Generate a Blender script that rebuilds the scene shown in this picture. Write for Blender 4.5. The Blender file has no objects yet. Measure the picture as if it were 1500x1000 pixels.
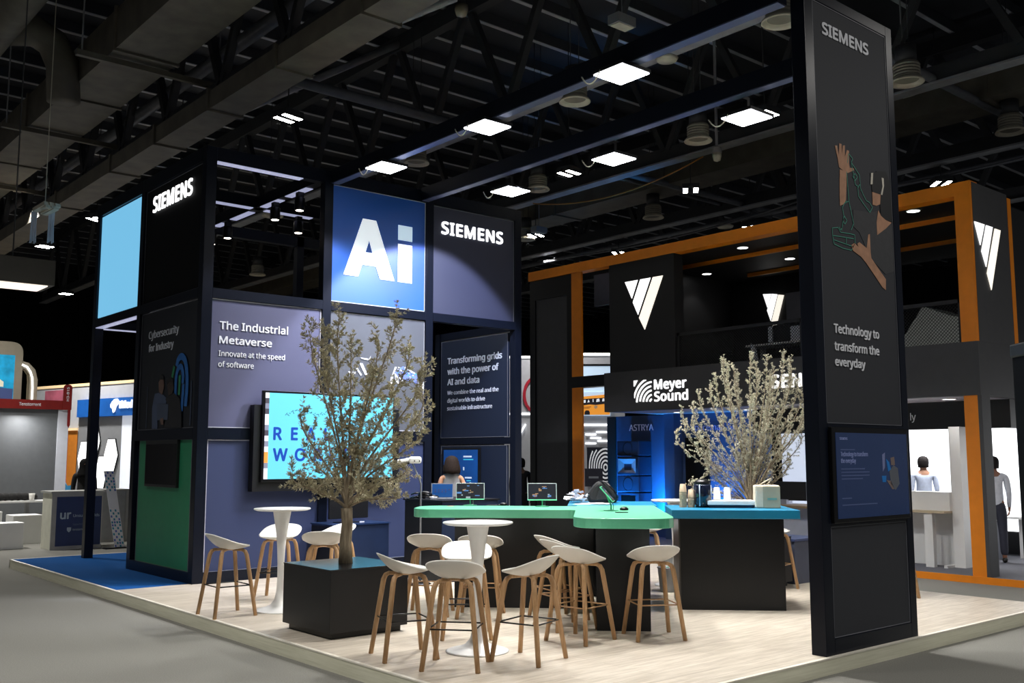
import bpy, math, random
from mathutils import Vector, Matrix
R = math.radians
scene = bpy.context.scene
COL = scene.collection

# ------------------------------------------------------------------ camera, world, exposure
cam_data = bpy.data.cameras.new('camera')
cam = bpy.data.objects.new('camera', cam_data)
COL.objects.link(cam)
cam_data.sensor_width = 36.0
cam_data.lens = 36.0 * 1454.4 / 1500.0
cam_data.clip_end = 200
cam.location = (0, 0, 1.89)
cam.rotation_euler = (R(90 + 6.56), 0, R(-40.4))
scene.camera = cam

world = bpy.data.worlds.new('world')
scene.world = world
world.use_nodes = True
bg = world.node_tree.nodes['Background']
bg.inputs[0].default_value = (0.90, 0.94, 1.0, 1)
bg.inputs[1].default_value = 0.10

scene.view_settings.view_transform = 'Standard'
scene.view_settings.look = 'None'
scene.view_settings.gamma = 1.0
scene.view_settings.use_curve_mapping = False
scene.view_settings.exposure = 0.0
PANEL_GLOW = 14.0         # visible face of the booth's LED flood panels
PANEL_WATTS = 112.0       # light each of them throws down on the booth
TWIN_GLOW = 60.0          # small twin floodlights of the hall

# ------------------------------------------------------------------ added area lights without fixtures, filling the hall with light
def hall_fill(name, loc, watts, size, col=(1, .97, .92)):
    d = bpy.data.lights.new(name, 'AREA')
    d.energy = watts
    d.shape = 'SQUARE'
    d.size = size
    d.spread = R(120)
    d.color = col
    o = bpy.data.objects.new(name, d)
    o.location = loc
    COL.objects.link(o)
    return o

HALL_FILLS = [((0.5, 10.0, 8.4), 190), ((1.0, 3.0, 8.4), 260), ((9.5, -1.0, 8.4), 270), ((14.5, 1.5, 8.4), 110),
              ((3.5, 23.5, 8.4), 330), ((7.0, 28.0, 8.4), 420), ((9.0, 33.0, 8.4), 500), ((22.0, 24.0, 8.4), 260)]
for i, (p, w) in enumerate(HALL_FILLS):
    lamp = hall_fill('hall_fill_light', p, w, .5)
    if p[0] > 9 and p[1] < 3: lamp.data.spread = R(165)

# ------------------------------------------------------------------ materials
def lin(c):
    out = []
    for v in c[:3]:
        v /= 255.0
        out.append(v / 12.92 if v <= .04045 else ((v + .055) / 1.055) ** 2.4)
    return out

MATS = {}
def mat(name, rgb, rough=.5, metal=0.0, spec=.5, emit=0.0, emit_rgb=None, var=.08, scale=6.0, bump=0.0, bscale=60.0, coat=0.0):
    if name in MATS:
        return MATS[name]
    m = bpy.data.materials.new(name)
    m.use_nodes = True
    nt = m.node_tree
    b = nt.nodes['Principled BSDF']
    c = lin(rgb)
    tc = nt.nodes.new('ShaderNodeTexCoord')
    if var > 0:
        n = nt.nodes.new('ShaderNodeTexNoise')
        n.inputs['Scale'].default_value = scale
        n.inputs['Detail'].default_value = 4
        nt.links.new(tc.outputs['Object'], n.inputs['Vector'])
        r = nt.nodes.new('ShaderNodeValToRGB')
        r.color_ramp.elements[0].position = .3
        r.color_ramp.elements[1].position = .7
        r.color_ramp.elements[0].color = [x * (1 - var) for x in c] + [1]
        r.color_ramp.elements[1].color = [min(1, x * (1 + var)) for x in c] + [1]
        nt.links.new(n.outputs['Fac'], r.inputs['Fac'])
        nt.links.new(r.outputs['Color'], b.inputs['Base Color'])
    else:
        b.inputs['Base Color'].default_value = c + [1]
    b.inputs['Roughness'].default_value = rough
    b.inputs['Metallic'].default_value = metal
    b.inputs['Specular IOR Level'].default_value = spec
    b.inputs['Coat Weight'].default_value = coat
    if emit > 0:
        e = lin(emit_rgb or rgb)
        b.inputs['Emission Color'].default_value = e + [1]
        b.inputs['Emission Strength'].default_value = emit
    if bump > 0:
        n2 = nt.nodes.new('ShaderNodeTexNoise')
        n2.inputs['Scale'].default_value = bscale
        n2.inputs['Detail'].default_value = 6
        nt.links.new(tc.outputs['Object'], n2.inputs['Vector'])
        bp = nt.nodes.new('ShaderNodeBump')
        bp.inputs['Strength'].default_value = bump
        bp.inputs['Distance'].default_value = .01
        nt.links.new(n2.outputs['Fac'], bp.inputs['Height'])
        nt.links.new(bp.outputs['Normal'], b.inputs['Normal'])
    MATS[name] = m
    return m

def wood_mat(name, rgb_a, rgb_b, rough=.5, stretch=(1, 12, 12), scale=3.0, planks=None):
    m = bpy.data.materials.new(name)
    m.use_nodes = True
    nt = m.node_tree
    b = nt.nodes['Principled BSDF']
    tc = nt.nodes.new('ShaderNodeTexCoord')
    mp = nt.nodes.new('ShaderNodeMapping')
    mp.inputs['Scale'].default_value = stretch
    nt.links.new(tc.outputs['Object'], mp.inputs['Vector'])
    n = nt.nodes.new('ShaderNodeTexNoise')
    n.inputs['Scale'].default_value = scale
    n.inputs['Detail'].default_value = 6
    n.inputs['Roughness'].default_value = .6
    nt.links.new(mp.outputs['Vector'], n.inputs['Vector'])
    r = nt.nodes.new('ShaderNodeValToRGB')
    r.color_ramp.elements[0].position = .35
    r.color_ramp.elements[1].position = .65
    r.color_ramp.elements[0].color = lin(rgb_a) + [1]
    r.color_ramp.elements[1].color = lin(rgb_b) + [1]
    nt.links.new(n.outputs['Fac'], r.inputs['Fac'])
    out = r.outputs['Color']
    if planks:
        br = nt.nodes.new('ShaderNodeTexBrick')
        br.offset = .37
        br.inputs['Scale'].default_value = 1.0
        br.inputs['Brick Width'].default_value = planks[0]
        br.inputs['Row Height'].default_value = planks[1]
        br.inputs['Mortar Size'].default_value = .0022
        br.inputs['Color1'].default_value = (1, 1, 1, 1)
        br.inputs['Color2'].default_value = (.88, .87, .86, 1)
        br.inputs['Mortar'].default_value = (.62, .6, .57, 1)
        nt.links.new(tc.outputs['Object'], br.inputs['Vector'])
        mx = nt.nodes.new('ShaderNodeMix')
        mx.data_type = 'RGBA'
        mx.blend_type = 'MULTIPLY'
        mx.inputs[0].default_value = 1.0
        nt.links.new(out, mx.inputs[6])
        nt.links.new(br.outputs['Color'], mx.inputs[7])
        out = mx.outputs[2]
    nt.links.new(out, b.inputs['Base Color'])
    b.inputs['Roughness'].default_value = rough
    MATS[name] = m
    return m

M_carpet = mat('grey_hall_carpet', (128, 127, 121), .95, var=.14, scale=90, bump=.3, bscale=400, spec=.1)
M_deck = wood_mat('pale_plank_floor', (182, 171, 155), (212, 202, 187), .42, (1.2, 14, 1), 2.2, planks=(1.6, .19))
M_kerb = wood_mat('pale_kerb_board', (212, 210, 186), (228, 226, 204), .5, (1, 1, 30), 2.0)
M_kerbtop = mat('white_edge_trim', (232, 226, 212), .35)
M_blue_carpet = mat('blue_booth_carpet', (22, 78, 140), .95, var=.18, scale=120, bump=.3, bscale=500, spec=.1)
M_frame = mat('navy_black_satin_frame', (13, 18, 30), .32, spec=.20, var=.05)
M_black = mat('matt_black_laminate', (17, 18, 21), .42, spec=.4, var=.06)
M_blackgloss = mat('glossy_black', (10, 10, 12), .3, spec=.35, var=.02)
M_darkpanel = mat('charcoal_fabric_panel', (44, 46, 52), .7, var=.05, scale=200)
M_slate = mat('slate_purple_fabric', (78, 80, 108), .6, var=.04, scale=200)
M_navy = mat('navy_fabric_panel', (38, 50, 86), .6, var=.04, scale=200)
M_ai = mat('royal_blue_fabric', (16, 84, 178), .46, spec=.8, var=.04, scale=200)
M_charblue = mat('dark_navy_fabric', (46, 50, 72), .48, spec=.7, var=.04, scale=200)
M_deepnavy = mat('deep_navy_panel', (22, 32, 52), .5, var=.05, scale=200)
M_trim = mat('thin_white_panel_edge', (190, 190, 200), .4)
M_dimtrim = mat('thin_grey_panel_edge', (110, 112, 120), .4)
M_green = mat('booth_green_laminate', (34, 124, 86), .5, var=.05)
M_gtop = mat('mint_green_worktop', (90, 182, 142), .34, spec=.9, var=.04)
M_btop = mat('sky_blue_worktop', (10, 124, 164), .34, spec=.9, var=.04)
M_white = mat('white_lacquer', (232, 232, 230), .35, var=.02)
M_seat = mat('white_moulded_plastic', (226, 224, 218), .4, var=.03)
M_oak = wood_mat('oiled_oak_legs', (166, 128, 88), (196, 158, 116), .5, (40, 40, 2), 1.5)
M_oak_brass = mat('wood_toned_rail', (176, 138, 100), .35, metal=.3)
M_rail = mat('black_steel_rod', (14, 14, 15), .4)
M_lit = mat('lit_white_letters', (255, 255, 255), .4, emit=1.6, emit_rgb=(255, 255, 255), var=0)
M_print_white = mat('white_print', (232, 234, 240), .6, var=.02)
M_print_grey = mat('pale_grey_print', (206, 212, 224), .6, var=.02)
M_led = mat('led_panel_glow', (255, 255, 255), .4, emit=PANEL_GLOW, emit_rgb=(246, 248, 255), var=0)
M_twin = mat('twin_lamp_glow', (255, 255, 255), .4, emit=TWIN_GLOW, emit_rgb=(255, 250, 240), var=0)
M_steel = mat('dark_painted_steel', (52, 53, 56), .55, var=.15, scale=3)
M_steel2 = mat('grey_steel_flange', (140, 141, 144), .5, var=.18, scale=3)  # grey brightened to paint the light on the truss flanges
M_purlin_web = mat('dark_purlin_web', (66, 68, 74), .6)
M_purlin = mat('purlin_flange_highlight', (188, 190, 196), .5, var=.2, scale=2)  # flanges paler than the web, a highlight put into the colour
M_deckroof = mat('dark_roof_sheet', (52, 54, 60), .7, var=.3, scale=.8)
M_duct = mat('dusty_grey_duct', (92, 87, 77), .65, var=.25, scale=2.5)
M_pipe = mat('grey_pipe', (92, 94, 100), .5, var=.15)
M_diff = mat('dusty_white_diffuser', (190, 184, 166), .6, var=.1)
M_drape = mat('black_drape', (12, 12, 13), .9, var=.1)
M_orange = mat('orange_paint', (224, 128, 10), .5, var=.05)
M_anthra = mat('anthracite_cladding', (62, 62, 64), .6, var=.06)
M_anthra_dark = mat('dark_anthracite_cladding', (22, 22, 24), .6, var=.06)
M_soffit = mat('pale_soffit', (190, 186, 196), .6)
M_alu = mat('bare_aluminium', (186, 190, 206), .35, metal=.6)
M_screen_blue = mat('lit_cyan_screen', (80, 130, 160), .5, spec=.2, emit=.85, emit_rgb=(126, 204, 245), var=.02, scale=1)
M_tv_blue = mat('lit_turquoise_screen', (60, 140, 170), .5, spec=.2, emit=.80, emit_rgb=(116, 208, 238), var=.03, scale=2)
M_letter_blue = mat('deep_blue_screen_letters', (8, 60, 150), .4, emit=.35, emit_rgb=(4, 56, 150), var=0)
M_leaf = mat('dry_olive_leaf', (184, 177, 148), .6, var=.25, scale=30)
M_leaf2 = mat('pale_olive_leaf', (200, 195, 172), .6, var=.2, scale=30)
M_bark = wood_mat('grey_olive_bark', (112, 100, 82), (160, 146, 122), .8, (20, 20, 3), 2)

# ------------------------------------------------------------------ object helpers
WM = {}
def thing(name, label, cat, loc=(0, 0, 0), rz=0.0, group=None, kind=None):
    o = bpy.data.objects.new(name, None)
    o.empty_display_size = .1
    o.location = loc
    o.rotation_euler = (0, 0, rz)
    COL.objects.link(o)
    WM[o.name] = Matrix.Translation(loc) @ Matrix.Rotation(rz, 4, 'Z')
    tag(o, label, cat, group, kind)
    return o

def tag(o, label=None, cat=None, group=None, kind=None):
    if label: o['label'] = label
    if cat: o['category'] = cat
    if group: o['group'] = group
    if kind: o['kind'] = kind
    return o

class MB:
    """collects geometry in world coordinates (or local ones with local=True)"""
    def __init__(s):
        s.v, s.f, s.m = [], [], []
    def add(s, vs, fs, mi=0):
        n = len(s.v)
        s.v += [Vector(v) for v in vs]
        s.f += [[i + n for i in f] for f in fs]
        s.m += [mi] * len(fs)
        return s
    def box(s, x0, y0, z0, x1, y1, z1, mi=0):
        x0, x1 = min(x0, x1), max(x0, x1); y0, y1 = min(y0, y1), max(y0, y1); z0, z1 = min(z0, z1), max(z0, z1)
        return s.add([(x0, y0, z0), (x1, y0, z0), (x1, y1, z0), (x0, y1, z0), (x0, y0, z1), (x1, y0, z1), (x1, y1, z1), (x0, y1, z1)],
                     [(0, 3, 2, 1), (4, 5, 6, 7), (0, 1, 5, 4), (1, 2, 6, 5), (2, 3, 7, 6), (3, 0, 4, 7)], mi)
    def obox(s, c, ax, ay, az, mi=0):
        c, ax, ay, az = Vector(c), Vector(ax), Vector(ay), Vector(az)
        vs = [c + i * ax + j * ay + k * az for k in (-1, 1) for i, j in ((-1, -1), (1, -1), (1, 1), (-1, 1))]
        fs = [(0, 3, 2, 1), (4, 5, 6, 7), (0, 1, 5, 4), (1, 2, 6, 5), (2, 3, 7, 6), (3, 0, 4, 7)]
        if ax.cross(ay).dot(az) < 0: fs = [f[::-1] for f in fs]
        return s.add(vs, fs, mi)
    def bar(s, p, q, w, h, up=(0, 0, 1), mi=0):
        p, q = Vector(p), Vector(q)
        d = q - p
        up = Vector(up)
        a = d.cross(up)
        if a.length < 1e-5: a = d.cross(Vector((1, 0, 0)))
        a.normalize()
        b = a.cross(d).normalized()
        return s.obox((p + q) / 2, d / 2, a * w / 2, b * h / 2, mi)
    def tube(s, pts, r, n=8, mi=0, cap=True, flat=1.0):
        pts = [Vector(p) for p in pts]
        rs = r if isinstance(r, (list, tuple)) else [r] * len(pts)
        vs, fs = [], []
        ref = None
        for i, p in enumerate(pts):
            t = (pts[min(i + 1, len(pts) - 1)] - pts[max(i - 1, 0)]).normalized()
            if ref is None:
                ref = t.orthogonal().normalized()
            a = (ref - t * ref.dot(t))
            if a.length < 1e-6: a = t.orthogonal()
            a.normalize(); ref = a
            b = t.cross(a)
            for k in range(n):
                th = 2 * math.pi * k / n
                vs.append(p + rs[i] * (math.cos(th) * a + flat * math.sin(th) * b))
        for i in range(len(pts) - 1):
            for k in range(n):
                k2 = (k + 1) % n
                fs.append((i * n + k, i * n + k2, (i + 1) * n + k2, (i + 1) * n + k))
        if cap:
            fs.append(tuple(range(n))[::-1])
            fs.append(tuple((len(pts) - 1) * n + k for k in range(n)))
        return s.add(vs, fs, mi)
    def lathe(s, prof, c=(0, 0, 0), n=28, mi=0):
        c = Vector(c)
        vs, fs = [], []
        for r, z in prof:
            for k in range(n):
                th = 2 * math.pi * k / n
                vs.append(c + Vector((r * math.cos(th), r * math.sin(th), z)))
        for i in range(len(prof) - 1):
            for k in range(n):
                k2 = (k + 1) % n
                fs.append((i * n + k, i * n + k2, (i + 1) * n + k2, (i + 1) * n + k))
        if prof[0][0] > 1e-4: fs.append(tuple(range(n))[::-1])
        if prof[-1][0] > 1e-4: fs.append(tuple((len(prof) - 1) * n + k for k in range(n)))
        return s.add(vs, fs, mi)
    def prism(s, poly, O, U, V, d, mi=0):
        """2-D polygon in (U, V), thickness d along U x V"""
        O, U, V = Vector(O), Vector(U), Vector(V)
        N = U.cross(V).normalized()
        a = sum(poly[i][0] * poly[(i + 1) % len(poly)][1] - poly[(i + 1) % len(poly)][0] * poly[i][1] for i in range(len(poly)))
        if a < 0: poly = poly[::-1]
        n = len(poly)
        vs = [O + U * x + V * y for x, y in poly] + [O + U * x + V * y + N * d for x, y in poly]
        fs = [tuple(range(n))[::-1], tuple(range(n, 2 * n))] + [(i, (i + 1) % n, n + (i + 1) % n, n + i) for i in range(n)]
        return s.add(vs, fs, mi)
    def build(s, name, m, parent=None, smooth=False, bevel=0.0, local=False, sub=0):
        vs = s.v
        if parent is not None and not local:
            inv = WM[parent.name].inverted()
            vs = [inv @ v for v in vs]
        me = bpy.data.meshes.new(name)
        me.from_pydata([tuple(v) for v in vs], [], s.f)
        ms = m if isinstance(m, (list, tuple)) else [m]
        for x in ms: me.materials.append(x)
        for p, mi in zip(me.polygons, s.m):
            p.material_index = mi
            p.use_smooth = smooth
        me.update()
        o = bpy.data.objects.new(name, me)
        COL.objects.link(o)
        if parent is not None:
            o.parent = parent
            WM[o.name] = WM[parent.name].copy()
        else:
            WM[o.name] = Matrix.Identity(4)
        if bevel > 0:
            md = o.modifiers.new('bevel', 'BEVEL')
            md.width = bevel
            md.segments = 2
            md.limit_method = 'ANGLE'
        if sub:
            md = o.modifiers.new('sub', 'SUBSURF')
            md.levels = sub
            md.render_levels = sub
        return o

def box_part(name, m, parent, *b, bevel=0.0):
    return MB().box(*b).build(name, m, parent, bevel=bevel)

try:                                                                  # the humanist sans that ships with Blender; else its default face
    FONT = bpy.data.fonts.load(bpy.utils.system_resource('DATAFILES', path='fonts') + '/NotoSansHebrew-Regular.woff2')
except Exception:
    FONT = None
GLYPHS = {}
def glyphs(s, spacing):
    key = (s, spacing)
    if key not in GLYPHS:
        cu = bpy.data.curves.new('t', 'FONT')
        cu.body = s
        if FONT: cu.font = FONT
        cu.extrude = .5
        cu.resolution_u = 4
        cu.space_character = spacing
        ob = bpy.data.objects.new('t', cu)
        COL.objects.link(ob)
        ev = ob.evaluated_get(bpy.context.evaluated_depsgraph_get())
        me = ev.to_mesh()
        GLYPHS[key] = ([v.co.copy() for v in me.vertices], [tuple(p.vertices) for p in me.polygons])
        ev.to_mesh_clear()
        bpy.data.objects.remove(ob)
        bpy.data.curves.remove(cu)
    return GLYPHS[key]
def lettering(name, s, m, parent, O, U, V, w, h, bold=0.0, depth=.006, spacing=1.0):
    """text turned into mesh: baseline-left at O, width w, capital height h"""
    vs, fs = glyphs(s, spacing)
    cap = glyphs('H', 1.0)[0]
    cap = max(v.y for v in cap) - min(v.y for v in cap)
    x0, x1 = min(v.x for v in vs), max(v.x for v in vs)
    r = bold * cap                                                    # strokes thickened all round by this much
    sx = w / (x1 - x0 + 2 * r)
    sy = h / (cap + 2 * r)
    O, U, V = Vector(O), Vector(U), Vector(V)
    N = U.cross(V).normalized()
    b = MB()
    shifts = [(0, 0)] if bold <= 0 else [(r * math.cos(a), r * math.sin(a)) for a in [math.pi / 4 * i for i in range(8)]]
    for i, (dx, dy) in enumerate(shifts):
        b.add([O + U * (v.x - x0 + r + dx) * sx + V * (v.y + r + dy) * sy + N * ((v.z + .5) * depth + .0003 * i) for v in vs], fs)
    return b.build(name, m, parent)

XP, YP, XM, YM, ZP = Vector((1, 0, 0)), Vector((0, 1, 0)), Vector((-1, 0, 0)), Vector((0, -1, 0)), Vector((0, 0, 1))

def copy_tree(o, parent=None):
    c = o.copy()
    COL.objects.link(c)
    if parent is not None: c.parent = parent
    for ch in o.children:
        copy_tree(ch, c)
    return c

def place(root, first, loc, rz, label, group=None):
    o = root if first else copy_tree(root)
    o.location = loc
    o.rotation_euler = (0, 0, rz)
    o['label'] = label
    if group: o['group'] = group
    WM[o.name] = Matrix.Translation(loc) @ Matrix.Rotation(rz, 4, 'Z')
    return o

RT = math.sqrt(.5)
def st(s, t, z=0.0):
    """the island counter stands at 45 degrees to the booth walls"""
    return Vector(((s + t) * RT, (s - t) * RT, z))
SV, TV = Vector((RT, RT, 0)), Vector((RT, -RT, 0))

# ------------------------------------------------------------------ hall shell
def struct(name, b, m, label=None, group=None, **k):
    o = b.build(name, m, None, **k)
    tag(o, label, None, group, 'structure')
    return o

struct('floor', MB().box(-14, -8, -.1, 52, 60, 0), M_carpet, 'grey carpet floor of the exhibition hall')
struct('ceiling', MB().box(-14, -8, 11.72, 52, 60, 11.8), M_deckroof, 'dark sheet metal roof above the trusses')
b = MB()
n = 160
for i in range(n):                                                   # pleated drape along the back
    x0, x1 = -14 + 66 * i / n, -14 + 66 * (i + 1) / n
    b.box(x0, 58.0 + .12 * (i % 2), 0, x1, 58.2 + .12 * (i % 2), 11.7)
struct('wall_back', b, M_drape, 'pleated black drape closing the back of the hall')
b = MB()
for i in range(n):
    y0, y1 = -8 + 66 * i / n, -8 + 66 * (i + 1) / n
    b.box(50.0 + .12 * (i % 2), y0, 0, 50.2 + .12 * (i % 2), y1, 11.7)
struct('wall_right', b, M_drape, 'pleated black drape closing the right of the hall')

yy = 15.2 - 1.3 * 7
while yy < 52:
    b = MB().box(-6, yy - .03, 11.46, 48, yy + .03, 11.72)
    b.box(-6, yy - .05, 11.44, 48, yy + .05, 11.46, 1)
    struct('roof_purlin', b, [M_purlin_web, M_purlin], 'thin grey purlin under the dark roof sheet', 'roof purlins')
    yy += 1.3

def truss(x, y0, y1, label):
    t = thing('roof_truss', label, 'truss', (x, y0, 8.5), 0, 'roof trusses')
    MB().box(x - .12, y0, 11.05, x + .12, y1, 11.40).build('top_chord', M_steel, t)
    b = MB().box(x - .04, y0, 8.53, x + .04, y1, 8.86)
    b.build('bottom_chord', M_steel, t)
    MB().box(x - .15, y0, 8.49, x + .15, y1, 8.53).build('bottom_flange', M_steel2, t)
    y = 15.77 - 2.62 * 5
    k = 0
    while y < y1 - 1.4:
        if y > y0:
            MB().bar((x, y + .12, 11.1), (x, y + 1.25, 8.8), .14, .14, (1, 0, 0)).build('web_member', M_steel, t)
            MB().bar((x, y - .12, 11.1), (x, y - 1.25, 8.8), .14, .14, (1, 0, 0)).build('web_member', M_steel, t)
        y += 2.62
    return t
truss(7.45, 2, 46, 'steel roof truss carrying the rectangular duct nearest the left tower')
truss(12.2, 2, 46, 'steel roof truss passing right above the row of three bright panels')
truss(16.95, 2, 46, 'steel roof truss with pale lower flange just behind the second row of panels')
truss(21.7, 2, 46, 'steel roof truss above the orange-topped two-storey stand')
truss(26.45, 2, 46, 'farthest steel roof truss, behind the orange-topped stand')

# ducts and pipes
def rect_duct(x0, x1, z0, z1, y0, y1, seams, label, m=M_duct, name='ventilation_duct'):
    t = thing(name, label, 'duct', ((x0 + x1) / 2, y0, z0))
    MB().box(x0, y0, z0, x1, y1, z1).build('duct_body', m, t)
    for y in seams:
        MB().box(x0 - .04, y - .04, z0 - .04, x1 + .04, y + .04, z1 + .04).build('seam_flange', m, t)
    return t
rect_duct(5.55, 6.66, 9.0, 9.75, 6, 50, [13.2, 17.3, 20.3, 22.9, 26.0, 30.0], 'widest dusty rectangular duct, running above the left aisle')
rect_duct(7.08, 7.70, 8.12, 8.46, 4, 50, [9, 11.6, 14.2, 16.8, 19.4, 22, 26], 'slim dusty duct under the truss, just above the left tower')
rect_duct(18.6, 19.6, 8.62, 9.3, 2, 46, [8, 12, 16, 20, 24, 28], 'dark rectangular duct running behind the second truss')
def pipe(name, pts, r, label, m=M_pipe, cat='pipe', n=12):
    t = MB().tube(pts, r, n).build(name, m, None, smooth=True)
    tag(t, label, cat)
    return t
pipe('round_pipe', [(7.62, 4, 9.5), (7.62, 44, 9.5)], .13, 'round grey pipe between the widest duct and the slim duct')
pipe('round_duct', [(4.0, 6, 9.5), (4.0, 40, 9.5)], .34, 'round dusty duct in the top left corner', M_duct, 'duct', 20)
pipe('duct_elbow', [(4.3, 19.5, 9.75), (4.75, 19.5, 9.85), (5.1, 19.5, 9.7), (5.3, 19.5, 9.3), (5.35, 19.5, 8.6)], .3, 'bent round duct elbow beside the widest duct', M_duct, 'duct', 18)
pipe('round_pipe', [(7.9, 15.95, 8.72), (12.2, 15.95, 8.72)], .1, 'grey pipe crossing from the slim duct to the next truss')
pipe('round_pipe', [(15.3, 8.2, 8.62), (24, 8.2, 8.62)], .08, 'grey pipe crossing the trusses right of the tall pillar')
pipe('round_pipe', [(17.0, 15.9, 8.62), (24, 15.9, 8.62)], .08, 'grey pipe crossing behind the right pair of bright panels')
pipe('round_pipe', [(17.0, 16.6, 8.75), (24, 16.6, 8.75)], .05, 'thin grey pipe just behind the crossing pipe over the orange stand')
pipe('round_pipe', [(22.1, 4, 8.35), (22.1, 30, 8.35)], .07, 'thin pale pipe slung along the truss above the orange stand')
pipe('sprinkler_pipe', [(9.8, 4, 9.9), (9.8, 40, 9.9)], .05, 'thin sprinkler pipe high above the row of three bright panels')
pipe('diagonal_brace', [(8.1, 13.0, 8.6), (12.1, 13.0, 11.2)], .08, 'slanting grey brace left of the middle bright panel', M_steel2, 'brace')
pipe('diagonal_brace', [(8.1, 18.2, 8.6), (12.1, 18.2, 11.2)], .08, 'slanting grey brace behind the open upper frame', M_steel2, 'brace')
for y, lab in ((17.65, 'hanger bar under the widest duct, nearest of three'), (22.7, 'hanger bar under the widest duct, middle of three'),
               (28.1, 'hanger bar under the widest duct, farthest of three')):
    t = thing('duct_hanger', lab, 'hanger', (6.3, y, 8.9), 0, 'duct hanger bars')
    MB().box(5.0, y - .05, 8.86, 7.68, y + .05, 8.96).build('cross_bar', M_duct, t)
    for x in (5.1, 7.62):
        MB().tube([(x, y, 8.9), (x, y, 11.5)], .015, 6).build('rod', M_steel2, t)

# ceiling air diffusers
def make_diffuser():
    t = thing('air_diffuser', '', 'air vent')
    MB().lathe([(.17, .34), (.17, .62)], n=20).tube([(.1, 0, .6), (.1, 0, 3.72)], .008, 5).tube([(-.1, 0, .6), (-.1, 0, 3.72)], .008, 5).build('drop_duct', M_steel, t, smooth=True, local=True)
    MB().lathe([(.16, .05), (.205, .05)] + [(.205 + .012 * (k % 2), .06 + .025 * k) for k in range(11)] + [(.19, .335), (.16, .335)], n=28).build('ribbed_collar', mat('dusty_grey_collar', (128, 124, 112), .7), t, local=True)
    MB().lathe([(.21, .07), (.25, .045), (.275, .01), (.272, -.004), (.245, -.004), (.20, .03), (.165, .10)], n=28).build('flared_ring', M_diff, t, smooth=True, local=True)
    MB().lathe([(0, .05), (.07, .06), (.10, .10), (.08, .14), (0, .15)], n=20).build('core', M_diff, t, smooth=True, local=True)
    return t
proto = make_diffuser()
DIFF = [((11.65, 12.0), 'round ceiling diffuser beside the top bright panel of the left row'),
        ((11.65, 16.8), 'round ceiling diffuser beside the bright panel above the blue sign'),
        ((15.0, 16.7), 'round ceiling diffuser beside the lowest panel of the right row'),
        ((15.0, 12.0), 'round ceiling diffuser between the middle and upper panels of the right row'),
        ((11.65, 7.8), 'round ceiling diffuser cut by the left edge of the tall pillar'),
        ((15.2, 7.8), 'round ceiling diffuser touching the right edge of the tall pillar'),
        ((19.1, 7.8), 'round ceiling diffuser farthest right, over the orange corner'),
        ((19.1, 16.8), 'round ceiling diffuser above the long orange beam'),
        ((18.3, 20.9), 'round ceiling diffuser cut by the dark logo panel'),
        ((15.0, 31.0), 'round ceiling diffuser low in the open upper frame'),
        ((11.5, 23.0), 'round ceiling diffuser between the spotlights in the open upper frame')]
for i, ((x, y), lab) in enumerate(DIFF):
    place(proto, i == 0, (x, y, 8.0), 0, lab, 'ceiling diffusers')

# twin floodlights under the roof
def make_twin():
    t = thing('twin_floodlight', '', 'ceiling light')
    MB().box(-.2, -.2, .06, .2, .2, .12).tube([(0, 0, .1), (0, 0, 3.67)], .012, 6).build('bracket', M_steel, t, local=True)
    for k in (-1, 1):
        h = MB().box(-.22, k * .12 - .07, 0, .22, k * .12 + .07, .07).build('lamp_head', M_steel, t, local=True)
        MB().box(-.2, k * .12 - .05, -.006, .2, k * .12 + .05, 0).build('lens', M_twin, h, local=True)
    return t
proto = make_twin()
TWIN = [((8.25, 16.0, 8.0), .2, 'twin floodlight above the open upper frame'), ((8.10, 20.6, 8.0), .2, 'twin floodlight just above the corner of the left tower'),
        ((8.3, 26.7, 8.1), .5, 'twin floodlight left of the pale blue screen top'), ((8.4, 31.8, 8.2), .2, 'twin floodlight between the hanging white straps'),
        ((23.0, 16.6, 8.3), .3, 'twin floodlight over the middle of the long orange beam'), ((22.76, 21.5, 8.3), .6, 'twin floodlight close above the left part of the orange beam'),
        ((19.04, 21.3, 8.3), .4, 'twin floodlight beside the corner of the dark logo panel'), ((22.65, 10.9, 8.3), .8, 'twin floodlight right of the tall pillar above the orange corner'),
        ((15.33, 16.0, 8.3), .1, 'twin floodlight under the second beam between the two rows of panels'), ((15.43, 10.75, 8.3), .0, 'twin floodlight behind the right uppermost bright panel'),
        ((12.0, 42.0, 8.4), .2, 'twin floodlight far left, beyond the hanging light box'), ((18.3, 14.9, 8.2), .7, 'twin floodlight under the dark duct, right of the middle diffuser')]
for i, (p, rz, lab) in enumerate(TWIN):
    q = (8.05 - 1.89) / (p[2] - 1.89)                                 # all hang at one height, 8.05 m
    place(proto, i == 0, (p[0] * q, p[1] * q, 8.05), rz, lab, 'twin floodlights')

# other ceiling fittings
t = thing('dome_lamp', 'small glass dome lamp at the top edge, left of centre', 'lamp', (8.47, 11.1, 8.4))
MB().lathe([(0, -.12), (.07, -.10), (.1, -.02), (.1, .06)], (8.47, 11.1, 8.4), 20).build('dome', mat('smoked_dome', (120, 112, 96), .15), t, smooth=True)
MB().lathe([(.06, .06), (.06, 3.32)], (8.47, 11.1, 8.4), 12).build('stem', M_steel, t)
t = thing('ceiling_speaker', 'flat round white disc beside the uppermost bright panel', 'speaker', (12.3, 10.46, 8.5))
MB().lathe([(0, -.02), (.16, -.015), (.19, .03), (.12, .08)], (12.3, 10.46, 8.45), 24).build('disc', M_diff, t, smooth=True)
t = thing('ceiling_speaker', 'flat round white disc close above the long orange beam', 'speaker', (22.05, 16.76, 8.5))
MB().lathe([(0, -.02), (.2, -.015), (.23, .03), (.12, .08)], (22.05, 16.76, 8.2), 24).build('disc', M_diff, t, smooth=True)
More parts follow.
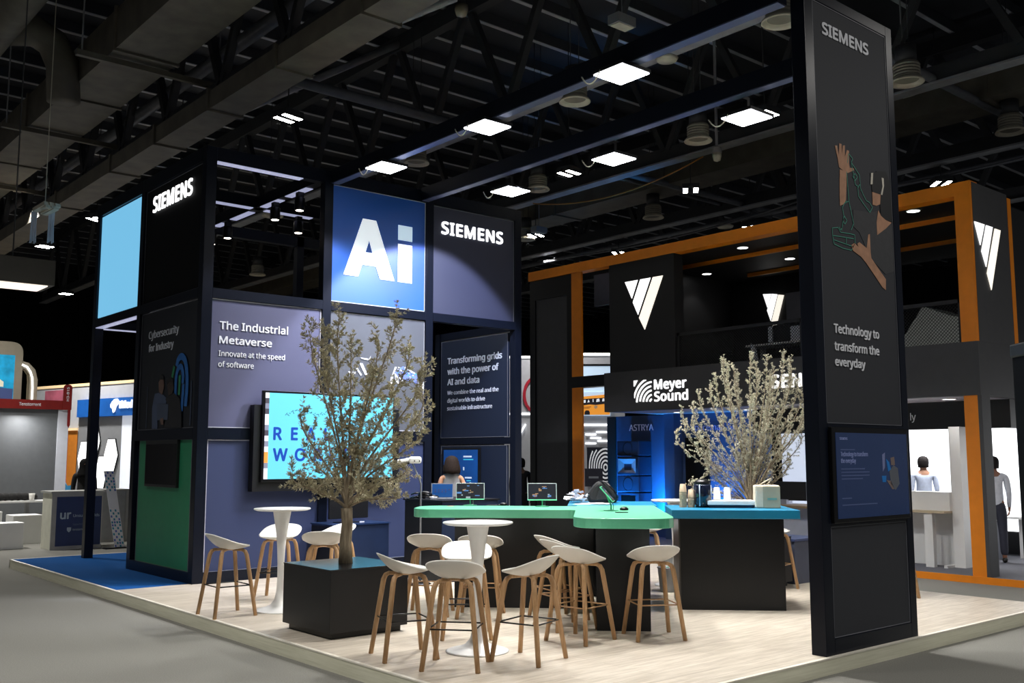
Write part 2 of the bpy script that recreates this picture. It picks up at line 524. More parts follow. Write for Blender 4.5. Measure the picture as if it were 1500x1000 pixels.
for (x, y, z), lab in (((11.26, 10.5, 8.75), 'unlit white box lamp above the uppermost bright panel'), ((18.0, 20.0, 8.0), 'unlit white box lamp over the left end of the orange beam'),
                       ((17.2, 8.9, 8.6), 'unlit white box lamp right of the tall pillar, under the dark duct')):
    t = thing('box_lamp', lab, 'lamp', (x, y, z), 0, 'unlit box lamps')
    MB().box(x - .2, y - .12, z, x + .2, y + .12, z + .16).tube([(x, y, z + .1), (x, y, 11.72)], .01, 5).build('housing', M_steel2, t)
    MB().box(x - .17, y - .1, z - .012, x + .17, y + .1, z).build('lens', M_diff, t)
t = thing('security_camera', 'small white dome camera hanging below the right bright panel', 'camera', (16.03, 12.35, 8.0))
MB().lathe([(0, -.13), (.07, -.1), (.09, -.02), (.09, .05)], (16.03, 12.35, 8.0), 16).build('dome', M_diff, t, smooth=True)
MB().lathe([(.1, .05), (.1, .16), (.03, .2), (.03, 3.72)], (16.03, 12.35, 8.0), 16).build('housing', M_steel2, t)
def cable(pts, r, label, m=M_pipe):
    o = MB().tube(pts, r, 6).build('cable', m, None, smooth=True)
    return tag(o, label, 'cable')
def sag(a, c, d, n=14):
    a, c = Vector(a), Vector(c)
    return [a.lerp(c, i / n) - Vector((0, 0, d * 4 * (i / n) * (1 - i / n))) for i in range(n + 1)]
cable(sag((21.6, 24.0, 8.3), (21.9, 14.0, 8.45), .25) + sag((21.9, 14.0, 8.45), (21.7, 7.0, 8.3), .15)[1:], .025, 'pale cable drooping along the truss above the orange stand')
cable(sag((16.9, 19.0, 8.45), (16.9, 13.4, 8.4), .35), .018, 'orange cable sagging under the right row of bright panels', mat('orange_cable', (170, 110, 40), .5))
cable(sag((17.2, 9.0, 8.7), (17.2, 6.2, 8.9), .15), .018, 'orange cable strung across the top right corner', mat('orange_cable', (170, 110, 40), .5))
t = thing('plastic_sheet', 'bundle of white plastic sheet draped on the duct with two hanging straps', 'plastic sheet', (4.66, 17.9, 6))
b = MB()
for k in range(7):
    b.bar((4.55 + .03 * k, 17.9, 6.05 + .04 * math.sin(k)), (4.65 + .03 * k, 17.6, 6.1 + .03 * math.cos(k * 2)), .1, .06)
b.build('crumpled_sheet', M_diff, t)
for x, y in ((4.57, 18.03), (4.80, 17.84)):
    b = MB()
    for k in range(5):
        b.tube([(x + .02 * k - .04, y, 6.06), (x + .02 * k - .04 + .01 * math.sin(k), y + .02 * (k % 2), 5.8), (x + .022 * k - .045, y, 5.50 + .02 * (k % 3))], .012, 5)
    b.build('strap', mat('pale_strap', (196, 196, 204), .6), t)
MB().tube([(4.7, 17.9, 6.05), (4.7, 17.9, 11.72)], .008, 5).build('string', M_diff, t)

# ------------------------------------------------------------------ booth platform
t = thing('booth_platform', 'low raised booth platform with pale plank floor and blue carpet end', 'platform', (4.63, 4.98, 0))
PX0, PX1, PY0, PY1, PZ = 4.63, 12.65, 4.98, 18.6, .14
MB().box(PX0 + .03, PY0 + .03, .0, PX1, 13.5, PZ).build('plank_floor', M_deck, t)
tag(MB().box(PX0 + .03, 13.5, .0, PX1, PY1 - .03, PZ).build('carpet', M_blue_carpet, t), 'blue carpet')
for nm, bb in (('kerb_board', (PX0, PY0, 0, PX0 + .03, PY1, PZ - .008)), ('kerb_board', (PX0, PY0, 0, PX1, PY0 + .03, PZ - .008)), ('kerb_board', (PX0, PY1 - .03, 0, PX1, PY1, PZ - .008))):
    MB().box(*bb).build(nm, M_kerb, t)
for nm, bb in (('edge_trim', (PX0 - .004, PY0, PZ - .008, PX0 + .035, PY1, PZ + .004)), ('edge_trim', (PX0, PY0 - .004, PZ - .008, PX1, PY0 + .035, PZ + .004)), ('edge_trim', (PX0, PY1 - .035, PZ - .008, PX1, PY1 + .004, PZ + .004))):
    MB().box(*bb).build(nm, M_kerbtop, t)

M_underglow = mat('lavender_painted_glow', (196, 198, 228), .4, emit=.55, emit_rgb=(196, 200, 236), var=.15, scale=2)  # emission paints the lit look of beam undersides, no lamps there
# ------------------------------------------------------------------ booth tower (frame of square posts with fabric panels)
TW = thing('booth_tower', 'tall navy-black framed booth tower with fabric panels behind the olive tree', 'booth', (5.65, 13.4, .14))
fr = MB()
FX = [(5.65, 5.81), (7.58, 7.73), (9.52, 9.67), (11.48, 11.63)]
FY0, FY1 = 13.40, 13.55
ZB = [(.14, .29), (2.12, 2.28), (4.13, 4.27), (6.13, 6.33)]
for x0, x1 in FX: box_part('post', M_frame, TW, x0, FY0, .14, x1, FY1, 6.33, bevel=.006)
for i, (z0, z1) in enumerate(ZB):
    for k in range(3):
        if k == 2 and i in (0, 1): continue
        box_part('rail', M_frame, TW, FX[k][1], FY0, z0, FX[k + 1][0], FY1, z1)
YS = [(15.80, 15.95), (17.98, 18.13)]
for y0, y1 in YS: box_part('post', M_frame, TW, 5.65, y0, .14, 5.80, y1, 6.33, bevel=.006)
for z0, z1 in ZB:
    box_part('rail', M_frame, TW, 5.65, FY1, z0, 5.80, 15.80, z1)
for z0, z1 in ZB[2:]:
    box_part('rail', M_frame, TW, 5.65, 15.95, z0, 5.80, 17.98, z1)
# rear frame and the cross beams inside the upper storey
for x0, x1 in ((7.58, 7.73), (9.56, 9.71), (11.48, 11.63)): box_part('post', M_frame, TW, x0, 17.98, .14, x1, 18.13, 6.33)
for z0, z1 in ((6.13, 6.33), (4.13, 4.27)): box_part('rail', M_frame, TW, 5.80, 17.98, z0, 11.48, 18.13, z1)
box_part('cross_beam', M_frame, TW, 7.50, 13.55, 6.14, 7.65, 17.98, 6.33)
box_part('cross_beam', M_frame, TW, 5.80, 15.62, 6.14, 11.48, 15.77, 6.33)
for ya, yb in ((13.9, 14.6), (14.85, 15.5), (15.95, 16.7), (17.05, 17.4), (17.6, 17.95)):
    tag(box_part('glow_strip', M_underglow, TW, 7.51, ya, 6.128, 7.64, yb, 6.14), 'painted glow along the underside of the cross beam')
tag(box_part('glow_strip', M_underglow, TW, 6.75, 15.63, 6.126, 7.45, 15.76, 6.14), 'painted glow along the underside of the cross beam')
tag(box_part('glow_strip', M_underglow, TW, 7.70, 15.63, 6.126, 8.6, 15.76, 6.14), 'painted glow along the underside of the cross beam')
tag(box_part('glow_strip', M_underglow, TW, 5.82, 13.41, 6.118, 7.2, 13.54, 6.13), 'painted glow along the underside of the top rail')
tag(box_part('glow_strip', M_underglow, TW, 5.66, 15.96, 4.118, 5.79, 17.97, 4.13), 'painted glow along the underside of the screen rail')
tag(box_part('glow_strip', M_underglow, TW, 5.82, 17.99, 4.118, 7.57, 18.12, 4.13), 'painted glow along the underside of the rear rail')
def xz_panel(name, m, x0, x1, z0, z1, y=13.45, trim=M_trim):
    p = MB().box(x0, y - .01, z0, x1, y + .03, z1).build(name, m, TW)
    b = MB()
    e = .012
    for bb in ((x0, z0, x1, z0 + e), (x0, z1 - e, x1, z1), (x0, z0, x0 + e, z1), (x1 - e, z0, x1, z1)):
        b.box(bb[0], y - .016, bb[1], bb[2], y - .01, bb[3])
    b.build('panel_edge', trim, p)
    return p
def yz_panel(name, m, y0, y1, z0, z1, x, trim=M_dimtrim, parent=None):
    p = MB().box(x - .01, y0, z0, x + .03, y1, z1).build(name, m, parent or TW)
    b = MB()
    e = .008
    for bb in ((y0, z0, y1, z0 + e), (y0, z1 - e, y1, z1), (y0, z0, y0 + e, z1), (y1 - e, z0, y1, z1)):
        b.box(x - .015, bb[0], bb[1], x - .01, bb[2], bb[3])
    b.build('panel_edge', trim, p)
    return p
FYP = 13.435
p = tag(xz_panel('fabric_panel', M_slate, 5.81, 7.575, 2.285, 4.125), 'slate purple panel headed The Industrial Metaverse')
lettering('headline_lettering', 'The Industrial', M_print_white, p, (5.94, FYP, 3.69), XP, ZP, 1.08, .115, .035)
lettering('headline_lettering', 'Metaverse', M_print_white, p, (5.94, FYP, 3.485), XP, ZP, .823, .108, .035)
lettering('subline_lettering', 'Innovate at the speed', M_print_white, p, (5.94, FYP, 3.305), XP, ZP, 1.04, .078, .012)
lettering('subline_lettering', 'of software', M_print_white, p, (5.94, FYP, 3.15), XP, ZP, .543, .078, .012)
tag(xz_panel('fabric_panel', M_navy, 5.82, 7.60, .28, 2.115), 'plain navy panel below the slate purple panel')
tag(xz_panel('fabric_panel', M_navy, 7.73, 9.535, .28, 2.105), 'plain navy panel behind the olive tree')
p = tag(xz_panel('fabric_panel', M_ai, 7.72, 9.52, 4.275, 6.135), 'royal blue panel with large white letters Ai')
b = MB()
A = [(7.95, 4.72), (8.29, 5.67), (8.54, 5.67), (8.91, 4.72), (8.63, 4.72), (8.55, 4.92), (8.29, 4.92), (8.22, 4.72)]
# the A as three strokes around its counter
for q in ([(7.95, 4.72), (8.22, 4.72), (8.29, 4.92), (8.35, 5.13), (8.415, 5.33), (8.415, 5.67), (8.29, 5.67)],
          [(8.91, 4.72), (8.54, 5.67), (8.415, 5.67), (8.415, 5.33), (8.48, 5.13), (8.55, 4.92), (8.63, 4.72)],
          [(8.29, 4.92), (8.55, 4.92), (8.48, 5.13), (8.35, 5.13)],
          [(8.97, 4.72), (9.25, 4.72), (9.25, 5.355), (8.97, 5.355)]):
    b.prism(q, (0, FYP, 0), XP, ZP, .006)
b.build('big_lettering', mat('lit_white_print', (238, 246, 252), .5, emit=.55, var=0), p)
tag(MB().prism([(8.97, 5.42), (9.25, 5.42), (9.25, 5.67), (8.97, 5.67)], (0, FYP, 0), XP, ZP, .006).build('letter_dot', mat('pale_blue_print', (206, 230, 248), .5, emit=.5, var=0), p), 'paler square dot of the i')
p = tag(xz_panel('fabric_panel', mat('mid_grey_fabric', (76, 80, 88), .7, var=.04), 7.735, 9.525, 2.285, 4.115), 'grey panel with a printed robot hand, behind the olive tree')
b = MB()
for q in ([(9.1, 3.34), (9.35, 3.23), (9.44, 3.17), (9.51, 3.16), (9.51, 3.09), (9.41, 3.06), (9.29, 3.09), (9.17, 3.11), (9.05, 3.16), (8.95, 3.18), (8.94, 3.24), (9.01, 3.28)],):
    b.prism(q, (0, FYP, 0), XP, ZP, .003)
for q in ([(9.4, 3.08), (9.51, 3.11), (9.51, 2.98)], [(8.94, 3.22), (9.0, 3.16), (9.02, 3.05), (8.98, 3.06), (8.95, 3.12)], [(9.02, 3.15), (9.05, 3.16), (9.1, 3.1), (9.07, 3.09)],
          [(8.91, 3.24), (8.94, 3.32), (8.98, 3.32), (8.93, 3.23), (8.9, 3.11), (8.9, 3.05), (8.85, 3.03), (8.86, 3.13)], [(9.14, 3.33), (9.34, 3.24), (9.33, 3.22), (9.13, 3.31)],
          [(8.21, 3.25), (8.24, 3.26), (8.32, 3.16), (8.3, 3.14)], [(8.27, 3.34), (8.33, 3.34), (8.43, 3.15), (8.39, 3.14)], [(8.07, 3.2), (8.2, 3.2), (8.2, 3.17), (8.08, 3.17)],
          [(8.29, 3.43), (8.45, 3.42), (8.48, 3.47), (8.46, 3.39), (8.31, 3.41)]):
    b.prism(q, (0, FYP - .003, 0), XP, ZP, .003, 1)
rr = random.Random(4)
for k in range(40):
    u = rr.random()
    x, z = 8.98 + .5 * u, 3.27 - .14 * u + rr.uniform(-.05, .05)
    b.box(x, FYP - .007, z, x + rr.uniform(.01, .04), FYP - .004, z + rr.uniform(.008, .02), rr.choice((1, 2)))
b.build('robot_hand_print', [mat('robot_print_blue', (104, 122, 196), .6), mat('robot_print_white', (226, 230, 240), .6), mat('robot_print_cyan', (70, 170, 210), .6)], p)
p = tag(xz_panel('fabric_panel', M_charblue, 9.665, 11.478, 4.26, 6.12, trim=M_dimtrim), 'dark panel with lit company name in white letters')
lettering('lit_lettering', 'SIEMENS', M_lit, p, (9.85, FYP, 5.65), XP, ZP, 1.365, .222, .045, .012, 1.1)
# left face
p = tag(yz_panel('fabric_panel', mat('flat_black_fabric', (12, 13, 16), .7, spec=.2, var=.04), 13.60, 15.80, 4.28, 6.12, 5.70), 'black panel with lit company name beside the blue screen')
lettering('lit_lettering', 'SIEMENS', M_lit, p, (5.68, 15.48, 5.72), YM, ZP, 1.54, .255, .045, .012, 1.1)
p = tag(yz_panel('fabric_panel', mat('near_black_print', (20, 24, 32), .35, var=.04), 13.62, 15.79, 2.285, 4.12, 5.70), 'black printed panel headed Cybersecurity for Industry')
XL = 5.685
lettering('headline_lettering', 'Cybersecurity', M_print_grey, p, (XL, 15.455, 3.70), YM, ZP, 1.19, .115, .014)
lettering('headline_lettering', 'for Industry', M_print_grey, p, (XL, 15.44, 3.495), YM, ZP, .99, .112, .014)
b = MB()
def pic(q, mi, lift=0.0, d=.003):
    b.prism([(-y, z) for y, z in q], (XL - lift, 0, 0), YM, ZP, d, mi)
pic([(15.18, 2.3), (15.2, 2.63), (15.11, 2.83), (14.98, 2.84), (14.8, 2.81), (14.64, 2.74), (14.65, 2.66), (14.98, 2.67), (14.96, 2.29)], 0)
pic([(14.97, 3.0), (14.91, 3.05), (14.78, 3.04), (14.75, 2.91), (14.82, 2.8), (14.94, 2.85)], 1, .003)
pic([(14.97, 3.0), (14.96, 3.07), (14.88, 3.12), (14.78, 3.08), (14.77, 3.03), (14.91, 3.04)], 2, .006)
pic([(14.66, 2.73), (14.56, 2.77), (14.34, 2.81), (14.12, 2.72), (14.03, 2.52), (14.01, 2.29), (14.68, 2.3), (14.59, 2.45), (14.52, 2.64)], 3, .012)
pic([(14.6, 2.94), (14.54, 2.99), (14.39, 2.97), (14.35, 2.86), (14.42, 2.78), (14.54, 2.77)], 4, .012)
pic([(14.61, 2.94), (14.61, 3.02), (14.51, 3.04), (14.38, 3.01), (14.37, 2.97), (14.54, 2.98)], 2, .015)
pic([(14.98, 2.67), (14.52, 2.65), (14.53, 2.42), (14.95, 2.42)], 5, .016)
pic([(14.82, 2.44), (14.69, 2.45), (14.68, 2.35), (14.77, 2.35)], 1, .019)
def stroke(pts, w, mi, lift):
    for n_, (a, c) in enumerate(zip(pts[:-1], pts[1:])):
        lift += .0004
        a2, c2 = Vector((XL - lift, a[0], a[1])), Vector((XL - lift, c[0], c[1]))
        dd = (c2 - a2).normalized() * w * .25
        b.bar(a2 - dd, c2 + dd, .003, w, (0, dd.z, -dd.y), mi)
def smooth_line(pts, it=2):
    for _ in range(it):
        out = [pts[0]]
        for a, c in zip(pts[:-1], pts[1:]):
            out += [(a[0] * .75 + c[0] * .25, a[1] * .75 + c[1] * .25), (a[0] * .25 + c[0] * .75, a[1] * .25 + c[1] * .75)]
        pts = out + [pts[-1]]
    return pts
stroke(smooth_line([(14.28, 3.22), (14.24, 3.30), (14.12, 3.34), (13.98, 3.28), (13.90, 3.13), (13.86, 2.9), (13.89, 2.62)]), .10, 6, .004)
stroke(smooth_line([(14.3, 2.79), (14.3, 3.05), (14.22, 3.17), (14.10, 3.19), (14.02, 3.06), (14.02, 2.95)]), .085, 6, .004)
stroke([(14.02, 2.90), (14.03, 2.75), (14.05, 2.55)], .08, 6, .004)
stroke([(14.44, 3.06), (14.39, 3.19)], .07, 7, .004)
stroke([(14.17, 2.79), (14.16, 3.04)], .07, 7, .004)
for y in (15.42, 13.74, 13.72):
    stroke([(y, 2.32), (y, 2.95)], .012, 5, .004)
b.build('printed_picture', [mat('print_shirt', (62, 76, 104), .6), mat('print_skin', (96, 74, 66), .6), mat('print_hair', (16, 16, 18), .6), mat('print_suit', (14, 16, 24), .6),
                            mat('print_dark_skin', (44, 34, 32), .6), mat('print_laptop', (56, 68, 90), .6), mat('print_blue', (30, 96, 168), .6), mat('print_green', (36, 120, 84), .6)], p)
p = tag(yz_panel('fabric_panel', M_green, 13.64, 15.67, .285, 2.124, 5.70), 'green panel around the small black screen')
# right inner wall
box_part('rail', M_frame, TW, 11.5, 13.55, 2.10, 11.62, 15.68, 2.22)
box_part('rail', M_frame, TW, 11.5, 13.55, 4.12, 11.62, 15.68, 4.26)
box_part('post', M_frame, TW, 11.48, 15.68, .14, 11.62, 15.83, 4.26)
p = tag(yz_panel('fabric_panel', M_deepnavy, 13.64, 15.66, 2.23, 4.10, 11.52), 'deep navy panel headed Transforming grids with the power of AI and data')
XR = 11.505
for s, z, w, h, bo, nm in (('Transforming grids', 3.65, 1.65, .122, .038, 'headline_lettering'), ('with the power of', 3.445, 1.555, .122, .038, 'headline_lettering'), ('AI and data', 3.242, .99, .12, .038, 'headline_lettering'),
                           ('We combine the real and the', 3.057, 1.55, .076, .014, 'subline_lettering'), ('digital worlds to drive', 2.905, 1.156, .076, .014, 'subline_lettering'), ('sustainable infrastructure', 2.758, 1.368, .076, .014, 'subline_lettering')):
    lettering(nm, s, M_print_grey, p, (XR, 15.446, z), YM, ZP, w, h, bo)
tag(yz_panel('fabric_panel', M_deepnavy, 13.66, 15.64, .30, 2.08, 11.52), 'plain deep navy panel around the blue information screen')

# overhead beams to the pillar
t = thing('overhead_beam', 'long dark booth beam carrying the row of three bright panels on the left', 'beam', (7.75, 5.2, 6.13), 0, 'overhead booth beams')
box_part('beam', M_frame, t, 7.68, 5.17, 6.14, 7.83, 13.40, 6.35)
tag(box_part('beam_underside', mat('satin_lit_underside', (96, 104, 132), .35, metal=.5), t, 7.69, 5.18, 6.13, 7.82, 13.39, 6.14), 'underside painted paler as if lit')  # paler tone paints the light caught by the underside
t = thing('overhead_beam', 'long dark booth beam beside the row of three bright panels on the right', 'beam', (9.47, 5.2, 6.13), 0, 'overhead booth beams')
box_part('beam', M_frame, t, 9.40, 5.17, 6.15, 9.55, 13.40, 6.36)
tag(box_part('beam_underside', mat('satin_lit_underside', (96, 104, 132), .35, metal=.5), t, 9.41, 5.18, 6.14, 9.54, 13.39, 6.15), 'underside painted paler as if lit')

# bright LED flood panels
def make_flood():
    t = thing('led_flood_panel', '', 'flood light')
    MB().box(-.23, -.23, .012, .23, .23, .05).build('housing', M_black, t, local=True)
    MB().box(-.215, -.215, 0, .215, .215, .012).build('light_panel', M_led, t, local=True)
    MB().bar((-.2, 0, .058), (.2, 0, .058), .06, .016).build('bracket', M_black, t, local=True)
    MB().tube(sag((-.23, .1, .03), (-.2, .42, .05), .12), .008, 6).build('power_cable', M_diff, t, local=True, smooth=True)
    return t
proto = make_flood()
FL = [((7.755, 11.95, 6.062), 'bright square LED panel above the blue sign, lowest of the left row'), ((7.755, 9.60, 6.062), 'bright square LED panel in the middle of the left row'),
      ((7.755, 7.25, 6.062), 'bright square LED panel at the top of the left row'),
      ((9.72, 11.46, 5.95), 'bright square LED panel above the dark company sign, lowest of the right row'), ((9.72, 9.25, 5.95), 'bright square LED panel in the middle of the right row'),
      ((9.72, 7.03, 5.95), 'bright square LED panel next to the tall pillar, top of the right row')]
for i, (p, lab) in enumerate(FL):
    place(proto, i == 0, p, 0, lab, 'LED flood panels on the booth beams')
    d = bpy.data.lights.new('led_flood_light', 'AREA')
    d.energy = PANEL_WATTS
    d.size = .42
    d.spread = R(125)
    d.color = (1.0, .98, .95)
    o = bpy.data.objects.new('led_flood_light', d)
    o.location = (p[0], p[1], p[2] - .004)
    COL.objects.link(o)
for i, y in enumerate((11.46, 9.25, 7.03)):
    lab = ('short arm holding the lowest LED panel of the right row', 'short arm holding the middle LED panel of the right row', 'short arm holding the LED panel beside the tall pillar')[i]
    tag(MB().box(9.55, y - .03, 6.17, 9.75, y + .03, 6.21).box(9.70, y - .03, 6.017, 9.75, y + .03, 6.17).build('support_arm', M_black, None), lab, 'bracket', 'arms of the right row of LED panels')

# added spots without heads of their own wash the fabric wall in cool light
def spot(name, loc, target, watts, cone, blend, col, size=.1):
    d = bpy.data.lights.new(name, 'SPOT')
    d.energy = watts; d.spot_size = R(cone); d.spot_blend = blend; d.color = col; d.shadow_soft_size = size
    o = bpy.data.objects.new(name, d)
    o.location = loc
    o.rotation_euler = (Vector(target) - Vector(loc)).to_track_quat('-Z', 'Y').to_euler()
    COL.objects.link(o)
spot('wall_wash_fill', (9.72, 11.15, 5.93), (9.5, 13.4, 3.0), 1100, 80, .15, (.74, .78, 1.0))
spot('wall_wash_fill', (7.755, 11.6, 6.03), (7.2, 13.4, 2.6), 260, 80, .2, (.80, .80, 1.0))

# spotlights in the upper storey of the tower
def make_spot():
    t = thing('track_spotlight', '', 'spotlight')
    MB().lathe([(.075, .0), (.085, .02), (.085, .2), (.05, .22)], n=18).build('can', M_black, t, smooth=True, local=True)
    MB().lathe([(0, -.004), (.06, -.002), (.07, .01)], n=18).build('lens', mat('spot_lens_glow', (255, 255, 255), .3, emit=14, emit_rgb=(255, 240, 224), var=0), t, local=True)
    MB().box(-.05, -.05, .22, .05, .05, .30).build('mount', M_black, t, local=True)
    return t
proto = make_spot()
SP = [((6.60, 15.69), 'black spotlight hanging from the left end of the cross beam in the open frame'), ((7.57, 16.9), 'black spotlight third from the front on the long beam in the open frame'),
      ((7.57, 17.6), 'black spotlight at the far lower end of the long beam in the open frame'), ((7.57, 15.05), 'black spotlight second from the front on the long beam in the open frame'),
      ((7.57, 14.2), 'black spotlight nearest the blue sign in the open frame'), ((8.35, 15.69), 'black spotlight at the right end of the cross beam in the open frame')]
for i, ((x, y), lab) in enumerate(SP):
    place(proto, i == 0, (x, y, 5.83), 0, lab, 'spotlights in the open upper frame')
    spot('spotlight_beam', (x, y, 5.82), (x, y, 0), 40, 70, .4, (1, .93, .85), .05)
o = place(proto, False, (9.0, 14.6, 5.83), 0, 'added black spotlight hidden behind the company sign, lighting the inner navy wall', 'spotlights in the open upper frame')  # added and unseen, brightens the lettering on the inner navy wall
box_part('cross_beam', M_frame, TW, 8.93, 13.55, 6.13, 9.07, 15.62, 6.33)
spot('spotlight_beam', (9.0, 14.6, 5.82), (11.5, 14.6, 2.6), 420, 60, .3, (.92, .95, 1), .05)

# large screens of the tower
t = thing('led_wall_screen', 'tall glowing pale blue screen on the upper left of the tower', 'screen', (5.7, 17, 4.31))
box_part('housing', M_black, t, 5.70, 15.955, 4.28, 5.78, 17.975, 6.125)
box_part('display', M_screen_blue, t, 5.685, 15.97, 4.30, 5.70, 17.96, 6.11)
t = thing('wall_screen', 'small switched-off black screen set in the green panel', 'screen', (5.68, 14.7, 1.43))
box_part('housing', M_black, t, 5.645, 14.07, 1.43, 5.69, 15.30, 2.12, bevel=.004)
tag(box_part('display', mat('dark_screen_glass', (40, 40, 42), .12, var=.1, scale=1), t, 5.64, 14.10, 1.47, 5.645, 15.27, 2.06), 'dark glass')
t = thing('television', 'large turquoise television lettered REAL WORLD behind the olive tree', 'television', (7.7, 13.3, 1.5))
box_part('wall_box', M_black, t, 6.45, 13.30, 1.38, 8.95, 13.43, 2.62)
box_part('housing', M_blackgloss, t, 6.56, 13.262, 1.515, 8.83, 13.31, 2.83, bevel=.004)
p = box_part('display', M_tv_blue, t, 6.66, 13.256, 1.555, 8.80, 13.262, 2.80)
b = MB()
rr = random.Random(2)
for k in range(16):
    z = 1.555 + k * 1.245 / 16
    b.box(6.60, 13.256, z, 6.66, 13.262, z + 1.245 / 16, (0, 0, 1, 2, 2, 0, 1, 0, 3, 1, 0, 0, 3, 1, 3, 0)[k])
b.build('picture_strip', [mat('tv_strip_white', (206, 210, 220), .4, emit=.5, var=0), mat('tv_strip_grey', (120, 124, 140), .4, emit=.4, var=0),
                          mat('tv_strip_orange', (226, 140, 60), .4, emit=.5, var=0), mat('tv_strip_dark', (70, 66, 74), .4, emit=.2, var=0)], t)
lettering('lettering', 'REAL', M_letter_blue, p, (6.735, 13.2555, 2.115), XP, ZP, .95, .19, .05, .002, 1.9)
lettering('lettering', 'WORLD', M_letter_blue, p, (6.735, 13.2555, 1.812), XP, ZP, 1.33, .187, .05, .002, 1.75)
b = MB()
for k in range(26):
    x = 6.92 + .03 * k
    z = 2.48 + .05 * math.sin(k * .25) + .004 * k
    b.bar((x, 13.2545, z), (x + .03 + .02 * math.sin(k * 3), 13.2545, z + .035 * math.cos(k * 2.3)), .002, .010)
b.build('drawn_twig', mat('tv_twig_drawing', (50, 110, 120), .4, emit=.15, var=0), p)
t = thing('wall_screen', 'blue information screen on the inner navy wall in front of the woman', 'screen', (11.48, 14.9, 1.1))
box_part('housing', M_black, t, 11.45, 14.40, 1.08, 11.505, 15.50, 2.04)
p = box_part('display', mat('lit_blue_info_screen', (14, 60, 118), .3, emit=.55, emit_rgb=(16, 66, 130), var=.25, scale=3), t, 11.443, 14.43, 1.12, 11.45, 15.47, 2.0)
b = MB()
for y0, y1, z, h, mi in ((14.85, 14.60, 1.86, .03, 0), (14.85, 14.55, 1.81, .02, 1), (15.30, 15.05, 1.45, .03, 1), (15.3, 15.0, 1.40, .02, 0), (14.80, 14.60, 1.47, .03, 0), (14.75, 14.62, 1.42, .02, 1),
                         (14.82, 14.77, 1.33, .07, 0), (14.66, 14.61, 1.33, .07, 0), (14.76, 14.67, 1.35, .02, 0), (14.86, 14.82, 1.62, .06, 0), (14.52, 14.46, 1.16, .03, 0)):
    b.box(11.441, y1, z, 11.443, y0, z + h, mi)
b.build('screen_text_blocks', [mat('screen_white_text', (190, 205, 225), .4, emit=.5, var=0), mat('screen_cyan_text', (60, 170, 200), .4, emit=.5, var=0)], p)

# ------------------------------------------------------------------ tall pillar at the platform edge
P = thing('sign_pillar', 'tall dark sign pillar with headset picture and built-in lower screen', 'sign pillar', (8.68, 5.1, .14))
x0, x1, y0, y1 = 7.885, 9.49, 5.02, 5.17
for nm, bb in (('post', (x0, y0, .14, x0 + .14, y1, 6.33)), ('post', (x1 - .12, y0, .14, x1, y1, 6.33)), ('rail', (x0 + .14, y0, .14, x1 - .12, y1, .28)),
               ('rail', (x0 + .14, y0, 1.26, x1 - .12, y1, 1.31)), ('rail', (x0 + .14, y0, 2.12, x1 - .12, y1, 2.18)), ('rail', (x0 + .14, y0, 6.22, x1 - .12, y1, 6.33))):
    box_part(nm, M_frame, P, *bb, bevel=.004)
box_part('back_panel', M_black, P, x0 + .14, y1 - .03, .28, x1 - .12, y1 - .005, 6.22)
def pil_panel(z0, z1, m, lab):
    p = MB().box(x0 + .145, y0 + .012, z0, x1 - .125, y0 + .05, z1).build('panel', m, P)
    e = .006
    b = MB()
    for bb in ((x0 + .145, z0, x1 - .125, z0 + e), (x0 + .145, z1 - e, x1 - .125, z1), (x0 + .145, z0, x0 + .145 + e, z1), (x1 - .125 - e, z0, x1 - .125, z1)):
        b.box(bb[0], y0 + .006, bb[1], bb[2], y0 + .012, bb[3])
    b.build('panel_edge', M_dimtrim, p)
    return tag(p, lab)
pil_panel(.285, 1.255, M_darkpanel, 'plain dark lower panel')
p = pil_panel(2.185, 6.215, M_darkpanel, 'tall dark panel printed with a person in a headset')
yp = y0 + .010
lettering('company_lettering', 'SIEMENS', M_print_white, p, (8.185, yp, 5.915), XP, ZP, .84, .125, .055)
lettering('headline_lettering', 'Technology to', M_print_white, p, (8.20, yp, 3.025), XP, ZP, .80, .086, .038)
lettering('headline_lettering', 'transform the', M_print_white, p, (8.20, yp, 2.862), XP, ZP, .79, .084, .038)
lettering('headline_lettering', 'everyday', M_print_white, p, (8.20, yp, 2.718), XP, ZP, .525, .08, .038)
b = MB()
